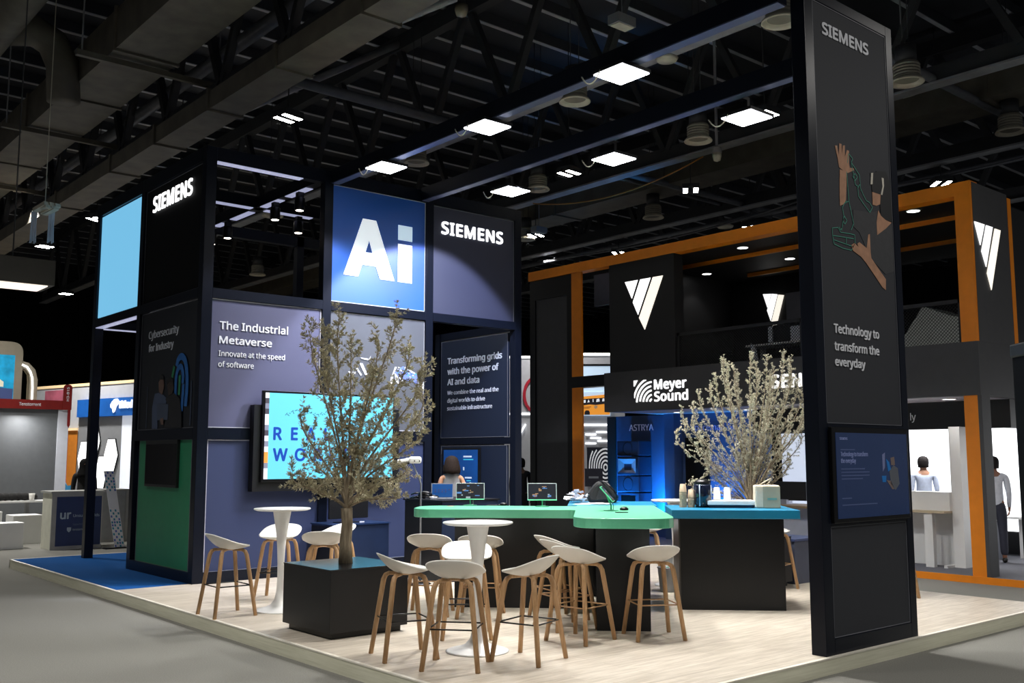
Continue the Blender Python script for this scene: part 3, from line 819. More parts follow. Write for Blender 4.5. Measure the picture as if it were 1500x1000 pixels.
VR = [('sh', 0, [(8.62, 4.26), (8.92, 4.28), (9.08, 4.32), (9.05, 4.2), (9.05, 4.07), (9.22, 4.16), (9.35, 4.23), (9.355, 3.74), (9.18, 3.69), (8.97, 3.79), (8.88, 3.78), (8.81, 3.94), (8.72, 4.05), (8.62, 4.09)]),
      ('', 1, [(8.34, 4.84), (8.38, 4.85), (8.4, 4.76), (8.42, 4.88), (8.46, 4.88), (8.46, 4.77), (8.48, 4.87), (8.52, 4.88), (8.51, 4.76), (8.55, 4.84), (8.59, 4.84), (8.58, 4.71), (8.59, 4.67), (8.66, 4.68), (8.67, 4.66), (8.55, 4.61), (8.47, 4.62), (8.4, 4.64), (8.38, 4.73)]),
      ('', 1, [(8.41, 4.62), (8.53, 4.62), (8.52, 4.49), (8.5, 4.34), (8.47, 4.29), (8.39, 4.26), (8.39, 4.36), (8.4, 4.52)]),
      ('', 1, [(8.99, 4.5), (9.15, 4.52), (9.14, 4.4), (9.06, 4.37), (8.99, 4.37)]),
      ('', 1, [(9.09, 4.33), (9.14, 4.28), (9.23, 4.25), (9.34, 4.24), (9.22, 4.16), (9.05, 4.07), (9.05, 4.2)]),
      ('', 1, [(8.56, 3.9), (8.62, 3.93), (8.69, 3.9), (8.67, 3.93), (8.71, 3.95), (8.84, 3.91), (8.88, 4.05), (8.91, 4.06), (8.91, 3.88), (8.92, 3.82), (9.06, 3.72), (9.18, 3.64), (9.17, 3.53), (9.11, 3.55), (8.96, 3.66), (8.82, 3.76), (8.73, 3.81), (8.59, 3.85)]),
      ('', 2, [(9.08, 4.73), (9.27, 4.76), (9.355, 4.64), (9.355, 4.25), (9.23, 4.25), (9.14, 4.28), (9.13, 4.38), (9.15, 4.5)]),
      ('', 2, [(8.97, 4.69), (9.08, 4.72), (9.22, 4.68), (9.2, 4.55), (9.16, 4.5), (8.99, 4.5)]),
      ('', 3, [(8.98, 4.69), (9.02, 4.7), (9.0, 4.58), (8.96, 4.57)]), ('', 3, [(9.18, 4.68), (9.22, 4.68), (9.22, 4.6), (9.18, 4.5), (9.15, 4.5), (9.19, 4.59)])]
for k, (_, mi, q) in enumerate(VR):
    b.prism(q, (0, yp - .0004 * k, 0), XP, ZP, .002, mi)
b.build('printed_person', [mat('pr_shirt', (56, 57, 60), .7, var=.1, scale=20), mat('pr_skin', (176, 132, 104), .7, var=.15, scale=12), mat('pr_black', (12, 12, 14), .6), mat('pr_white', (206, 200, 186), .6)], p)
b = MB()
for q in ([(8.24, 4.02), (8.34, 4.04), (8.38, 4.0), (8.54, 4.01), (8.63, 4.01), (8.63, 3.93), (8.56, 3.85), (8.41, 3.85), (8.26, 3.87), (8.24, 3.95), (8.24, 4.02)], [(8.25, 3.95), (8.42, 3.96), (8.61, 3.97)],
          [(8.26, 3.91), (8.42, 3.90), (8.6, 3.89)], [(8.48, 3.97), (8.47, 3.89)], [(8.4, 4.02), (8.45, 4.17), (8.43, 4.25), (8.47, 4.3), (8.55, 4.33), (8.62, 4.12), (8.57, 4.05)],
          [(8.43, 4.12), (8.46, 4.17), (8.5, 4.13), (8.46, 4.09), (8.43, 4.12)], [(8.55, 4.33), (8.53, 4.62)], [(8.50, 4.33), (8.49, 4.30)],
          [(8.55, 4.71), (8.58, 4.81), (8.65, 4.77), (8.62, 4.73), (8.76, 4.63), (8.77, 4.54), (8.72, 4.5), (8.73, 4.41), (8.8, 4.36), (8.93, 4.28), (8.98, 4.34), (8.93, 4.38), (8.87, 4.39), (8.81, 4.45), (8.77, 4.5), (8.77, 4.54)],
          [(8.62, 4.73), (8.68, 4.52), (8.74, 4.5)], [(8.64, 4.59), (8.68, 4.63), (8.72, 4.6), (8.68, 4.56), (8.64, 4.59)], [(8.36, 4.05), (8.38, 4.02), (8.42, 4.06)]):
    for a, c in zip(q[:-1], q[1:]):
        b.bar((a[0], yp - .003, a[1]), (c[0], yp - .003, c[1]), .002, .007, (1, 0, .01))
b.build('printed_line_robot', mat('pr_teal_lines', (72, 150, 130), .6), p)
t = thing('wall_screen', 'dim blue screen built into the tall pillar', 'screen', (8.7, 5.0, 1.3))
box_part('housing', M_blackgloss, t, 8.035, 4.985, 1.285, 9.385, 5.03, 2.15, bevel=.006)
p = box_part('display', mat('dim_navy_screen', (30, 44, 74), .15, emit=.16, emit_rgb=(52, 72, 118), var=.2, scale=1.2), t, 8.09, 4.98, 1.325, 9.355, 4.985, 2.10)
lettering('headline_lettering', 'Technology to transform', mat('dim_screen_text', (110, 120, 160), .5, emit=.25, var=0), p, (8.16, 4.9805, 1.885), XP, ZP, .46, .04, .01, .002)
lettering('headline_lettering', 'the everyday', mat('dim_screen_text', (110, 120, 160), .5, emit=.25, var=0), p, (8.16, 4.9805, 1.825), XP, ZP, .25, .04, .01, .002)
lettering('company_lettering', 'SIEMENS', mat('dim_screen_text', (110, 120, 160), .5, emit=.25, var=0), p, (8.15, 4.9805, 2.035), XP, ZP, .13, .022, .01, .002)
b = MB()
for z, w in ((1.94, .24), (1.765, .40), (1.735, .48), (1.705, .48), (1.675, .36), (1.50, .16), (1.44, .6)):
    b.box(8.16, 4.978, z, 8.16 + w, 4.98, z + .010)
b.build('text_lines', mat('dim_screen_lines', (70, 84, 124), .5, emit=.15, var=0), p)
b = MB()
for q, mi in (([(8.88, 1.90), (8.93, 1.92), (8.92, 1.78), (8.88, 1.74)], 0), ([(9.03, 1.87), (9.1, 1.88), (9.11, 1.80), (9.04, 1.80)], 2), ([(9.0, 1.74), (9.08, 1.80), (9.16, 1.77), (9.18, 1.62), (9.1, 1.56), (9.02, 1.62)], 1),
              ([(8.95, 1.86), (9.0, 1.83), (9.03, 1.76), (8.98, 1.74)], 3), ([(8.86, 1.70), (8.94, 1.70), (8.93, 1.64), (8.87, 1.64)], 3), ([(8.94, 1.66), (9.02, 1.65), (9.08, 1.57), (9.04, 1.57)], 2)):
    b.prism(q, (0, 4.979, 0), XP, ZP, .002, mi)
b.build('small_picture', [mat('scr_a', (104, 112, 150), .5, emit=.15, var=0), mat('scr_b', (84, 88, 96), .5, emit=.12, var=0), mat('scr_c', (110, 96, 92), .5, emit=.12, var=0), mat('scr_d', (20, 90, 150), .5, emit=.3, var=0)], p)

# ------------------------------------------------------------------ island counters (45 degrees)
def rounded(poly, radii, n=7):
    out = []
    L = len(poly)
    for i, p in enumerate(poly):
        r = radii[i]
        if r <= 0:
            out.append(tuple(p)); continue
        p = Vector(p); a = Vector(poly[i - 1]); c = Vector(poly[(i + 1) % L])
        u, v = (a - p).normalized(), (c - p).normalized()
        s0, s1 = p + u * r, p + v * r
        for k in range(n + 1):
            q = k / n
            out.append(tuple(s0 * (1 - q) ** 2 + p * 2 * q * (1 - q) + s1 * q * q))
    return out
ZT = 1.275
def st_prism(poly, z0, z1, nm, m, parent, bevel=0.0):
    return MB().prism([(t_, s_) for s_, t_ in poly], (0, 0, z0), TV, SV, z1 - z0).build(nm, m, parent, bevel=bevel)
def st_box(nm, m, parent, s0, s1, t0, t1, z0, z1, bevel=0.0):
    return st_prism([(s0, t0), (s1, t0), (s1, t1), (s0, t1)], z0, z1, nm, m, parent, bevel)
t = thing('bar_counter', 'green-topped counter with rounded ends in the middle of the booth', 'counter', st(11, 0, .14), R(45))
poly = rounded([(11.57, -2.12), (11.57, -.20), (9.97, -.20), (9.97, .82), (12.62, .76), (12.62, -.2), (12.38, -.2), (12.38, -2.12)], [.3, .12, .38, .34, 0, 0, 0, .3])
st_prism(poly, ZT - .10, ZT, 'worktop', M_gtop, t, .006)
st_box('base', M_black, t, 11.75, 12.25, -1.62, .0, .14, ZT - .10)
st_box('base', M_black, t, 10.30, 12.5, .03, .57, .14, ZT - .10)
t = thing('bar_counter', 'blue-topped counter with cups, drink dispenser and cloth bag', 'counter', st(12.1, 1.5, .14), R(45))
st_box('worktop', M_btop, t, 11.62, 12.75, .90, 2.34, ZT - .10, ZT, .006)
st_box('base', M_black, t, 11.76, 12.6, 1.0, 2.18, .14, ZT - .10)
tag(st_box('side_plate', mat('brushed_dark_steel', (96, 92, 88), .35, metal=.7), t, 11.77, 12.58, .985, 1.0, .16, ZT - .12), 'brushed metal side')
t = thing('bar_counter', 'blue-topped counter holding the black backpack, behind the green counter', 'counter', st(13.2, .2, .14), R(45))
st_box('worktop', M_btop, t, 12.66, 13.82, -.32, .80, ZT - .10, ZT - .004, .006)
st_box('base', M_black, t, 12.75, 13.7, -.2, .68, .14, ZT - .10)

# ------------------------------------------------------------------ bar stools
def make_stool(kind):
    t = thing('bar_stool', '', 'bar stool')
    # moulded shell: a rounded dish with a high back rim (+y is the back)
    nr, nt = 7, 36
    A_, B_ = .25, .205
    def plan(r, th):
        c, s = math.cos(th), math.sin(th)
        e = .72
        return A_ * r * math.copysign(abs(c) ** e, c), B_ * r * math.copysign(abs(s) ** e, s)
    vs, fs = [], []
    for side in (0, 1):
        for i in range(nr + 1):
            r = i / nr
            for k in range(nt):
                th = 2 * math.pi * k / nt
                x, y = plan(max(r, .02), th)
                q = (y / max(B_ * max(r, .02), 1e-6) + 1) / 2
                rim = .028 + .135 * q ** 1.6
                z = .735 + rim * r ** 2.4
                y2 = y + .035 * r ** 2 * q
                if side:
                    z -= .014 + .012 * (1 - r)
                    x *= .985; y2 = y2 * .985
                vs.append((x, y2, z))
    o = (nr + 1) * nt
    for i in range(nr):
        for k in range(nt):
            k2 = (k + 1) % nt
            fs.append((i * nt + k, (i + 1) * nt + k, (i + 1) * nt + k2, i * nt + k2))
            fs.append((o + i * nt + k, o + i * nt + k2, o + (i + 1) * nt + k2, o + (i + 1) * nt + k))
    for k in range(nt):
        k2 = (k + 1) % nt
        fs.append((nr * nt + k, o + nr * nt + k, o + nr * nt + k2, nr * nt + k2))
    fs.append(tuple(range(nt))); fs.append(tuple(o + k for k in range(nt))[::-1])
    MB().add(vs, [f[::-1] for f in fs]).build('seat', M_seat, t, smooth=True, local=True)
    for sx in (-1, 1):
        for sy in (-1, 1):
            pts = [(.235 * sx, .235 * sy, 0), (.165 * sx, .155 * sy, .60), (.157 * sx, .147 * sy, .655), (.143 * sx, .134 * sy, .693), (.118 * sx, .11 * sy, .711), (.02 * sx, .02 * sy, .714)]
            MB().tube(pts, [.021, .0235, .0235, .022, .018, .012], 10).build('leg', M_oak, t, smooth=True, local=True)
            MB().lathe([(.017, -.0), (.017, .006)], (.235 * sx, .235 * sy, 0), 8).build('foot_cap', M_rail, t, local=True)
    f = .33 / .60
    hx, hy = .235 - .07 * f, .235 - .08 * f
    b = MB()
    for k, (p, q) in enumerate((((-hx, -hy), (hx, -hy)), ((hx, -hy), (hx, hy)), ((hx, hy), (-hx, hy)), ((-hx, hy), (-hx, -hy)))):
        b.tube([(p[0], p[1], .33), (q[0], q[1], .33)], .0068, 8)
    b.build('footrest', M_rail if kind == 'black' else M_oak_brass, t, smooth=True, local=True)
    MB().lathe([(.05, .705), (.09, .72), (.09, .735)], n=16).build('seat_mount', M_oak, t, local=True)
    return t
def yaw_of(back):                                                     # rotation that turns local +y to the direction of the back
    return math.atan2(-back[0], back[1])
def face(pos, target, off=0.0):
    d = Vector((pos[0] - target[0], pos[1] - target[1]))
    return math.atan2(-d.x, d.y) + off
sb = make_stool('black'); sw = make_stool('wood')
T1, T2 = (5.50, 10.55), (5.735, 7.22)
ST = [(sb, (4.893, 10.627), yaw_of((-1, .02)), 'white stool standing alone left of the rear round table, nearest the blue carpet', 'stools at the rear round table'),
      (sb, (5.93, 11.42), yaw_of((.72, .69)), 'white stool facing us behind the rear round table', 'stools at the rear round table'),
      (sb, (5.92, 10.32), yaw_of((-.55, -.83)), 'white stool half hidden by the planter, its back rim towards us', 'stools at the rear round table'),
      (sb, (6.50, 11.08), yaw_of((.95, .1)), 'white stool behind the olive trunk, showing its seat', 'stools at the rear round table'),
      (sb, (5.098, 7.46), yaw_of((-.95, .31)), 'white stool directly right of the black planter', 'stools at the front round table'),
      (sb, (5.186, 6.82), yaw_of((-.76, -.65)), 'nearest white stool, back turned to us in front of the front round table', 'stools at the front round table'),
      (sb, (6.12, 7.88), yaw_of((.60, .80)), 'white stool facing us behind the stem of the front round table', 'stools at the front round table'),
      (sb, (5.835, 6.63), yaw_of((.30, -.955)), 'white stool with black footrest right of the front round table', 'stools at the front round table'),
      (sw, tuple(st(11.24, -1.83)[:2]), yaw_of((-.70, -.71)), 'white stool at the left end of the green counter, back to us', 'stools along the green counter'),
      (sw, tuple(st(11.12, -1.24)[:2]), yaw_of((-.70, -.71)), 'white stool at the green counter partly behind the front round table', 'stools along the green counter'),
      (sw, (7.52, 8.06), yaw_of((-.97, .22)), 'rearmost of the three overlapping white stools in front of the green counter', 'stools along the green counter'),
      (sw, (7.19, 7.60), yaw_of((-.97, .22)), 'middle one of the three overlapping white stools in front of the green counter', 'stools along the green counter'),
      (sw, (6.822, 7.007), yaw_of((-.985, -.16)), 'foremost of the three overlapping white stools, with a wood-toned footrest', 'stools along the green counter'),
      (sw, (7.473, 6.655), yaw_of((-.50, -.866)), 'white stool in front of the rounded end of the green counter, furthest right', 'stools along the green counter'),
      (sw, (11.30, 7.95), yaw_of((-.2, .98)), 'pale stool half hidden behind the right end of the blue counter', 'stools behind the counters'),
      (sw, (12.05, 6.62), yaw_of((-.5, .86)), 'pale stool mostly hidden behind the tall pillar', 'stools behind the counters'),
      (sw, (10.35, 9.35), yaw_of((.7, .7)), 'white stool seen through the gap between green and blue counters', 'stools behind the counters')]
seen = set()
for root, (x, y), rz, lab, g in ST:
    place(root, root.name not in seen, (x, y, .14), rz, lab, g)
    seen.add(root.name)

# ------------------------------------------------------------------ tulip tables
def make_table():
    t = thing('bar_table', '', 'table')
    MB().lathe([(0, 1.125), (.29, 1.125), (.318, 1.135), (.322, 1.143), (.318, 1.15), (0, 1.15)], n=48).build('tabletop', M_white, t, smooth=True, local=True)
    MB().lathe([(.285, 0), (.288, .006), (.27, .014), (.18, .032), (.11, .065), (.065, .12), (.043, .22), (.037, .36), (.038, .52), (.048, .72), (.066, .9), (.088, 1.03), (.10, 1.10), (.10, 1.125)], n=40).build('pedestal', M_white, t, smooth=True, local=True)
    return t
tb = make_table()
for i, ((x, y), lab) in enumerate(((T1, 'round white pedestal bar table behind the black planter'), (T2, 'round white pedestal bar table in front, ringed by stools'),
                                   (tuple(st(13.95, 1.12)[:2]), 'round white pedestal bar table behind the blue counter, mostly hidden'))):
    place(tb, i == 0, (x, y, .14), 0, lab, 'white pedestal tables')

# ------------------------------------------------------------------ planters and trees
def planter(x0, y0, x1, y1, label, z1=.80):
    t = thing('planter', label, 'planter', ((x0 + x1) / 2, (y0 + y1) / 2, .14))
    MB().box(x0, y0, .20, x1, y1, z1 - .012).build('box', M_black, t, bevel=.004)
    MB().box(x0 + .05, y0 + .05, .14, x1 - .05, y1 - .05, .20).build('plinth', M_blackgloss, t)
    tag(MB().box(x0 - .004, y0 - .004, z1 - .012, x1 + .004, y1 + .004, z1).build('lid', mat('polished_black_lid', (14, 15, 18), .22, spec=.6, var=.03), t, bevel=.003), 'polished lid')
    return t
planter(4.965, 8.515, 5.86, 9.46, 'black cube planter under the front olive tree')
planter(11.0, 8.0, 11.8, 8.75, 'black cube planter behind the blue counter, under the rear olive tree')

CR = Vector((.7615, -.648, 0)); CF = Vector((.648, .7615, 0))
def olive(name, label, base, trunk_pts, trunk_r, stems, seed, twig, leaf_len, leaf_w, leaf_m, dens, start=.25, stem_r=.012):
    rnd = random.Random(seed)
    t = thing(name, label, 'tree', base)
    B = Vector(base)
    tp = [B + CR * p[0] + CF * p[1] + ZP * p[2] for p in trunk_pts]
    MB().tube(tp, trunk_r, 12).build('trunk', M_bark, t, smooth=True)
    br = MB(); lf = MB()
    def leaf(p, d):
        ln = leaf_len * rnd.uniform(.7, 1.25)
        d = d.normalized()
        side = d.cross(Vector((rnd.uniform(-1, 1), rnd.uniform(-1, 1), rnd.uniform(-1, 1))))
        if side.length < .05: side = d.orthogonal()
        side.normalize()
        nrm = side.cross(d) * .12 * ln
        w = leaf_w * rnd.uniform(.8, 1.2)
        lf.add([p, p + d * ln * .5 + side * w + nrm, p + d * ln, p + d * ln * .5 - side * w + nrm], [(0, 1, 2), (0, 2, 3)])
    def rv(k=1.0): return Vector((rnd.gauss(0, k), rnd.gauss(0, k), rnd.gauss(0, k)))
    def twigs(p, d, ln, depth=0):
        n = max(3, int(ln / .035))
        pts = [p]
        cur, dd = p.copy(), d.normalized()
        for i in range(n):
            dd = (dd + rv(.10) + Vector((0, 0, .03))).normalized()
            cur = cur + dd * (ln / n)
            pts.append(cur.copy())
            for q in range(dens):
                a = dd.orthogonal().normalized()
                a = Matrix.Rotation(rnd.uniform(0, 6.28), 3, dd) @ a
                leaf(cur + rv(.004), dd * rnd.uniform(.5, 1.1) + a * rnd.uniform(.5, 1.0))
            if depth == 0 and rnd.random() < .16:
                a = Matrix.Rotation(rnd.uniform(0, 6.28), 3, dd) @ dd.orthogonal().normalized()
                twigs(cur, dd + a * .8, ln * .45, 1)
        for q in range(4): leaf(cur, dd + rv(.35))
        br.tube(pts, [.0024 * (1 - .6 * i / len(pts)) for i in range(len(pts))], 4, cap=False)
    for (u, w, v), bend in stems:
        p0 = tp[-1] - (tp[-1] - tp[-2]) * rnd.uniform(0, .4)
        p3 = B + CR * u + CF * w + ZP * v
        p1 = p0 + ZP * (p3 - p0).length * .35 + CR * bend * .4 + rv(.02)
        p2 = p3 - ZP * (p3 - p0).length * .2 + CR * bend + rv(.03)
        n = 22
        pts = []
        for i in range(n + 1):
            q = i / n
            pts.append(p0 * (1 - q) ** 3 + p1 * 3 * q * (1 - q) ** 2 + p2 * 3 * q * q * (1 - q) + p3 * q ** 3)
        br.tube(pts, [stem_r * (1 - .85 * i / n) + .003 for i in range(n + 1)], 6, cap=False)
        L = (p3 - p0).length
        for i in range(int(L / .022)):                                # leaves sitting straight on the wand
            q = .45 + .55 * rnd.random()
            k = min(n - 1, int(q * n))
            d = (pts[k + 1] - pts[k]).normalized()
            a = Matrix.Rotation(rnd.uniform(0, 6.28), 3, d) @ d.orthogonal().normalized()
            leaf(pts[k].lerp(pts[k + 1], q * n - k), d * rnd.uniform(.5, 1.1) + a * .8)
        m_ = max(6, int(L / .05))
        for i in range(m_):
            q = start + (1 - start) * (i + rnd.random()) / m_
            k = min(n - 1, int(q * n))
            p = pts[k].lerp(pts[k + 1], q * n - k)
            d = (pts[k + 1] - pts[k]).normalized()
            a = Matrix.Rotation(rnd.uniform(0, 6.28), 3, d) @ d.orthogonal().normalized()
            twigs(p, d * .75 + a * .8 + Vector((0, 0, .15)), rnd.uniform(.4, 1) * twig * (1 - .45 * q))
        twigs(pts[-2], pts[-1] - pts[-2], twig * .7)
    br.build('branches', M_bark, t, smooth=True)
    lf.build('foliage', leaf_m, t)
    return t
F1 = [((-.44, .1, 2.36), .02), ((-.26, -.1, 2.30), .0), ((-.12, .05, 2.56), -.02), ((-.02, .2, 2.30), .0), ((.30, .0, 2.30), .02), ((.50, -.05, 2.57), .0), ((.62, .1, 2.22), .04), ((.80, .0, 2.02), .05),
      ((.78, -.15, 1.72), .1), ((.74, .1, 1.38), .12), ((-.48, -.05, 1.55), -.08), ((-.42, .15, 1.16), -.12), ((.15, .3, 1.9), .0), ((.42, .3, 1.8), .05),
      ((-.25, .3, 1.3), -.05), ((.6, -.1, .98), .15), ((-.4, -.2, .86), -.15), ((-.52, .0, .92), -.2), ((.1, .35, 1.1), .0), ((.38, .2, .82), .2), ((-.2, -.35, .8), -.1), ((.2, -.35, .78), .1), ((.5, -.2, .72), .2), ((.25, .1, 1.0), .1)]
olive('olive_tree', 'tall dusty olive tree growing from the black planter in front of the television', (5.42, 9.0, .795),
      [(0, 0, 0), (-.005, 0, .2), (.01, 0, .40), (.0, 0, .56)], [.075, .062, .058, .062], F1, 11, .25, .041, .0052, M_leaf, 7, .2)
F2 = [((-.90, 0, 1.70), -.1), ((-.84, .2, 1.55), -.15), ((-.82, -.1, .74), -.1), ((-.66, .1, 1.96), -.1), ((-.34, -.1, 2.42), -.05), ((.05, 0, 2.48), .0), ((.16, .15, 2.38), .0), ((.50, -.05, 2.50), .05), ((.40, .15, 2.30), .05),
      ((.70, .05, 2.14), .08), ((.76, -.1, 1.80), .1), ((.74, .1, 1.42), .12), ((-.16, .1, 2.30), .0), ((-.42, .05, 2.18), -.05), ((-.70, -.1, 1.30), -.15), ((.0, -.2, 1.9), .0), ((.3, .2, 1.8), .05), ((-.3, .25, 1.6), -.05),
      ((.6, .2, 1.1), .12), ((.2, -.2, 1.5), .0), ((-.55, .0, 1.0), -.15), ((.55, -.1, 1.6), .05), ((.60, .0, 2.3), .08), ((.28, -.1, 2.15), .02), ((-.05, .1, 1.5), .0), ((.45, .1, 1.35), .1), ((.1, .1, 1.2), .0), ((-.2, -.1, 1.25), -.05)]
F2B = [((u_ * .9 + .05, w_ + .12, v_ - .12), b_) for (u_, w_, v_), b_ in F2[::2]] + [((-.95, .1, 1.45), -.2), ((-.75, 0, 1.78), -.1), ((-.5, .1, 2.08), -.06), ((-.25, .1, 2.36), .0), ((.3, .1, 2.46), .03), ((.62, .1, 2.42), .06), ((.74, 0, 1.98), .1), ((.78, .1, 1.6), .1), ((-.62, .1, .82), -.2), ((-.45, .1, .9), -.15)]
olive('olive_tree', 'pale spreading olive tree behind the blue counter, left of the tall pillar', (11.33, 8.30, .795),
      [(0, 0, 0), (.005, 0, .2), (.0, 0, .38)], [.06, .05, .045], F2 + F2B, 23, .14, .024, .0036, M_leaf2, 5, .25, .008)

# ------------------------------------------------------------------ things on the counters
def tablet(label, foot, centre, facing, w=.355, h=.21, back=False):
    """tablet on a thin stand; facing = direction the picture looks to"""
    t = thing('tablet_computer', label, 'tablet', foot, 0, 'tablets on the green counter')
    f = Vector(facing).normalized()
    u = Vector((-f.y, f.x, 0)).normalized()
    if u.dot(CR) < 0: u = -u
    v = f.cross(u); v = v if v.z > 0 else -v
    c = Vector(centre)
    MB().obox(c, u * w / 2, v * h / 2, f * .007).build('case', mat('mint_tablet_case', (120, 220, 176), .4) if back else mat('silver_tablet_case', (190, 196, 198), .4), t, bevel=.003)
    if not back: MB().obox(c - v * (h / 2 - .004) + f * .001, u * w / 2, v * .006, f * .0078).build('lower_edge', mat('mint_tablet_case', (120, 220, 176), .4), t)
    b = MB().obox(c + f * .008, u * (w / 2 - .008), v * (h / 2 - .008), f * .001)
    p = b.build('display', mat('dark_lit_tablet', (14, 16, 22), .4, spec=.2, emit=.35, emit_rgb=(50, 54, 64), var=.3, scale=9), t)
    q = MB()
    rr = random.Random(len(label))
    for k in range(12):
        a, e = rr.uniform(-.8, .6) * w / 2, rr.uniform(-.8, .7) * h / 2
        q.obox(c + f * .0095 + u * a + v * e, u * rr.uniform(.008, .03), v * rr.uniform(.003, .012), f * .0005, rr.choice((0, 1, 2)))
    q.build('picture', [mat('tab_brown', (150, 110, 80), .4, emit=.2, var=0), mat('tab_blue', (70, 110, 170), .4, emit=.3, var=0), mat('tab_grey', (140, 146, 156), .4, emit=.2, var=0)], p)
    fo = Vector(foot)
    MB().lathe([(0, 0), (.085, 0), (.085, .006), (.02, .012)], fo, 20).tube([fo + Vector((0, 0, .008)), fo + Vector((0, 0, .06)), c - f * .012], .009, 8).build('stand', mat('green_stand_neck', (60, 150, 110), .4), t, smooth=False)
    MB().tube([c - f * .012 - v * h * .4 + u * .05, fo + Vector((.06, .02, .05)), fo + Vector((.10, .06, .006)), fo + Vector((.14, .14, .005))], .004, 6).build('cable', M_pipe, t, smooth=True)
    return t
tablet('tablet with dark picture on the left part of the green counter', (7.74, 9.90, ZT), (7.725, 9.88, 1.45), (-.62, -.73, .28))
tablet('tablet with colourful picture in the middle of the green counter', (8.22, 9.09, ZT), (8.205, 9.075, 1.455), (-.62, -.73, .28))
tablet('tablet turned edge-on, showing its green side, on the rounded end of the green counter', (8.19, 7.90, ZT), (8.16, 7.93, 1.46), (.45, -.55, .62), .24, .22, True)
def small(name, label, cat, p, dims, m, rz=0.0, group=None, bevel=.002):
    o = MB().box(-dims[0] / 2, -dims[1] / 2, 0, dims[0] / 2, dims[1] / 2, dims[2]).build(name, m, None, bevel=bevel)
    o.location = p; o.rotation_euler = (0, 0, rz)
    return tag(o, label, cat, group)
small('phone', 'dark phone lying near the edge-on tablet', 'phone', (8.00, 7.56, ZT), (.13, .07, .008), M_blackgloss, R(-30))
t = thing('hand_scanner', 'small black puck beside the foot of the edge-on tablet', 'gadget', (8.38, 7.88, ZT))
MB().lathe([(0, 0), (.05, 0), (.05, .02), (.03, .035), (0, .038)], (8.38, 7.88, ZT), 20).build('body', M_blackgloss, t, smooth=True)
t = thing('hand_scanner', 'small black puck right of the left tablet', 'gadget', (8.10, 9.62, ZT))
MB().lathe([(0, 0), (.05, 0), (.05, .02), (.03, .035), (0, .038)], (8.03, 9.60, ZT), 20).build('body', M_blackgloss, t, smooth=True)
MB().tube([(7.86, 9.72, ZT + .005), (7.94, 9.66, ZT + .005), (8.0, 9.61, ZT + .01)], .005, 6).build('cable', M_blackgloss, t)
small('sticky_note', 'small pink note lying on the left part of the green counter', 'note', (7.42, 9.88, ZT), (.07, .07, .004), mat('pink_note', (226, 168, 150), .7), R(30))

# paper and backpack
def crumple(b, c, r, n, seed, mi=0):
    rr = random.Random(seed)
    for k in range(n):
        d = Vector((rr.gauss(0, 1), rr.gauss(0, 1), abs(rr.gauss(0, .7)))).normalized()
        p = Vector(c) + Vector((d.x * r[0], d.y * r[1], d.z * r[2])) * rr.uniform(.3, 1)
        q = [p + Vector((rr.uniform(-1, 1), rr.uniform(-1, 1), rr.uniform(0, .8))) * .07 for _ in range(4)]
        b.add(q, [(0, 1, 2), (0, 2, 3)], mi)
t = thing('plastic_wrap', 'crumpled clear plastic wrap on the blue counter next to the backpack', 'plastic wrap', tuple(st(13.4, -.19, 1.271)))
b = MB(); crumple(b, st(13.4, -.19, 1.272), (.16, .16, .17), 90, 5); b.build('wrap', mat('milky_plastic', (216, 220, 232), .2, var=.05), t)
for k, (s_, t_, a) in enumerate(((13.0, -.1, 20), (13.1, .05, 50), (12.95, .12, 35))):
    small('leaflet', ('white leaflet nearest the notch of the green counter', 'white leaflet under the backpack edge', 'white leaflet right of the crumpled wrap')[k], 'leaflet', tuple(st(s_, t_, 1.271 + .004 * k)), (.3, .21, .004), M_print_white, R(a), 'leaflets on the blue counter')
t = thing('backpack', 'black backpack lying on the blue counter behind the edge-on tablet', 'backpack', tuple(st(13.45, .13, 1.271)))
b = MB()
c = st(13.45, .13, 1.271)
b.prism([(-.19, 0), (.18, 0), (.22, .07), (.14, .16), (.03, .27), (-.05, .29), (-.12, .23), (-.21, .10)], c - SV * .14, TV, ZP, -.28)
b.build('body', mat('black_nylon', (16, 16, 18), .55, bump=.5, bscale=30), t, bevel=.04)
MB().tube([c + TV * -.04 + ZP * .285 - SV * .1, c + TV * .05 + ZP * .27 - SV * .16, c + TV * .14 + ZP * .17 - SV * .17, c + TV * .20 + ZP * .07 - SV * .16], .016, 8, flat=.4).build('strap', M_blackgloss, t, smooth=True)
MB().prism([(-.10, .04), (.12, .04), (.08, .13), (-.03, .22)], c - SV * .145, TV, ZP, .02).build('pocket', mat('black_nylon', (16, 16, 18), .55), t, bevel=.01)

# paper cups, dispenser, tray, bag on the blue counter
M_cup = mat('brown_paper_cup', (168, 148, 122), .6, var=.05); M_cupw = mat('white_paper_cup', (228, 226, 220), .5, var=.03)
def make_cup(m, h, up):
    t = thing('paper_cup', '', 'cup')
    k = [(.032, 0), (.044, h - .006), (.047, h - .004), (.047, h), (.042, h), (.031, .006), (0, .006)]
    if not up: k = [(.044, 0), (.046, .004), (.044, .008), (.033, h), (0, h)]
    MB().lathe(k, n=20).build('wall', m, t, smooth=True, local=True)
    return t
cb = make_cup(M_cup, .10, False)
n = 0
for (x, y), cnt, nm in (((9.39, 7.86), 11, 'taller stack of brown paper cups'), ((9.47, 7.80), 7, 'shorter stack of brown paper cups')):
    for k in range(cnt):
        lab = '%s cup in the %s, counted from the counter up' % (('lowest', 'second', 'third', 'fourth', 'fifth', 'sixth', 'seventh', 'eighth', 'ninth', 'tenth', 'topmost')[k] if not (cnt == 7 and k == 6) else 'topmost', nm)
        place(cb, n == 0, (x, y, ZT + .0165 * k + (.0 if k < cnt - 1 else .012)), 0, lab, 'stacked brown paper cups'); n += 1
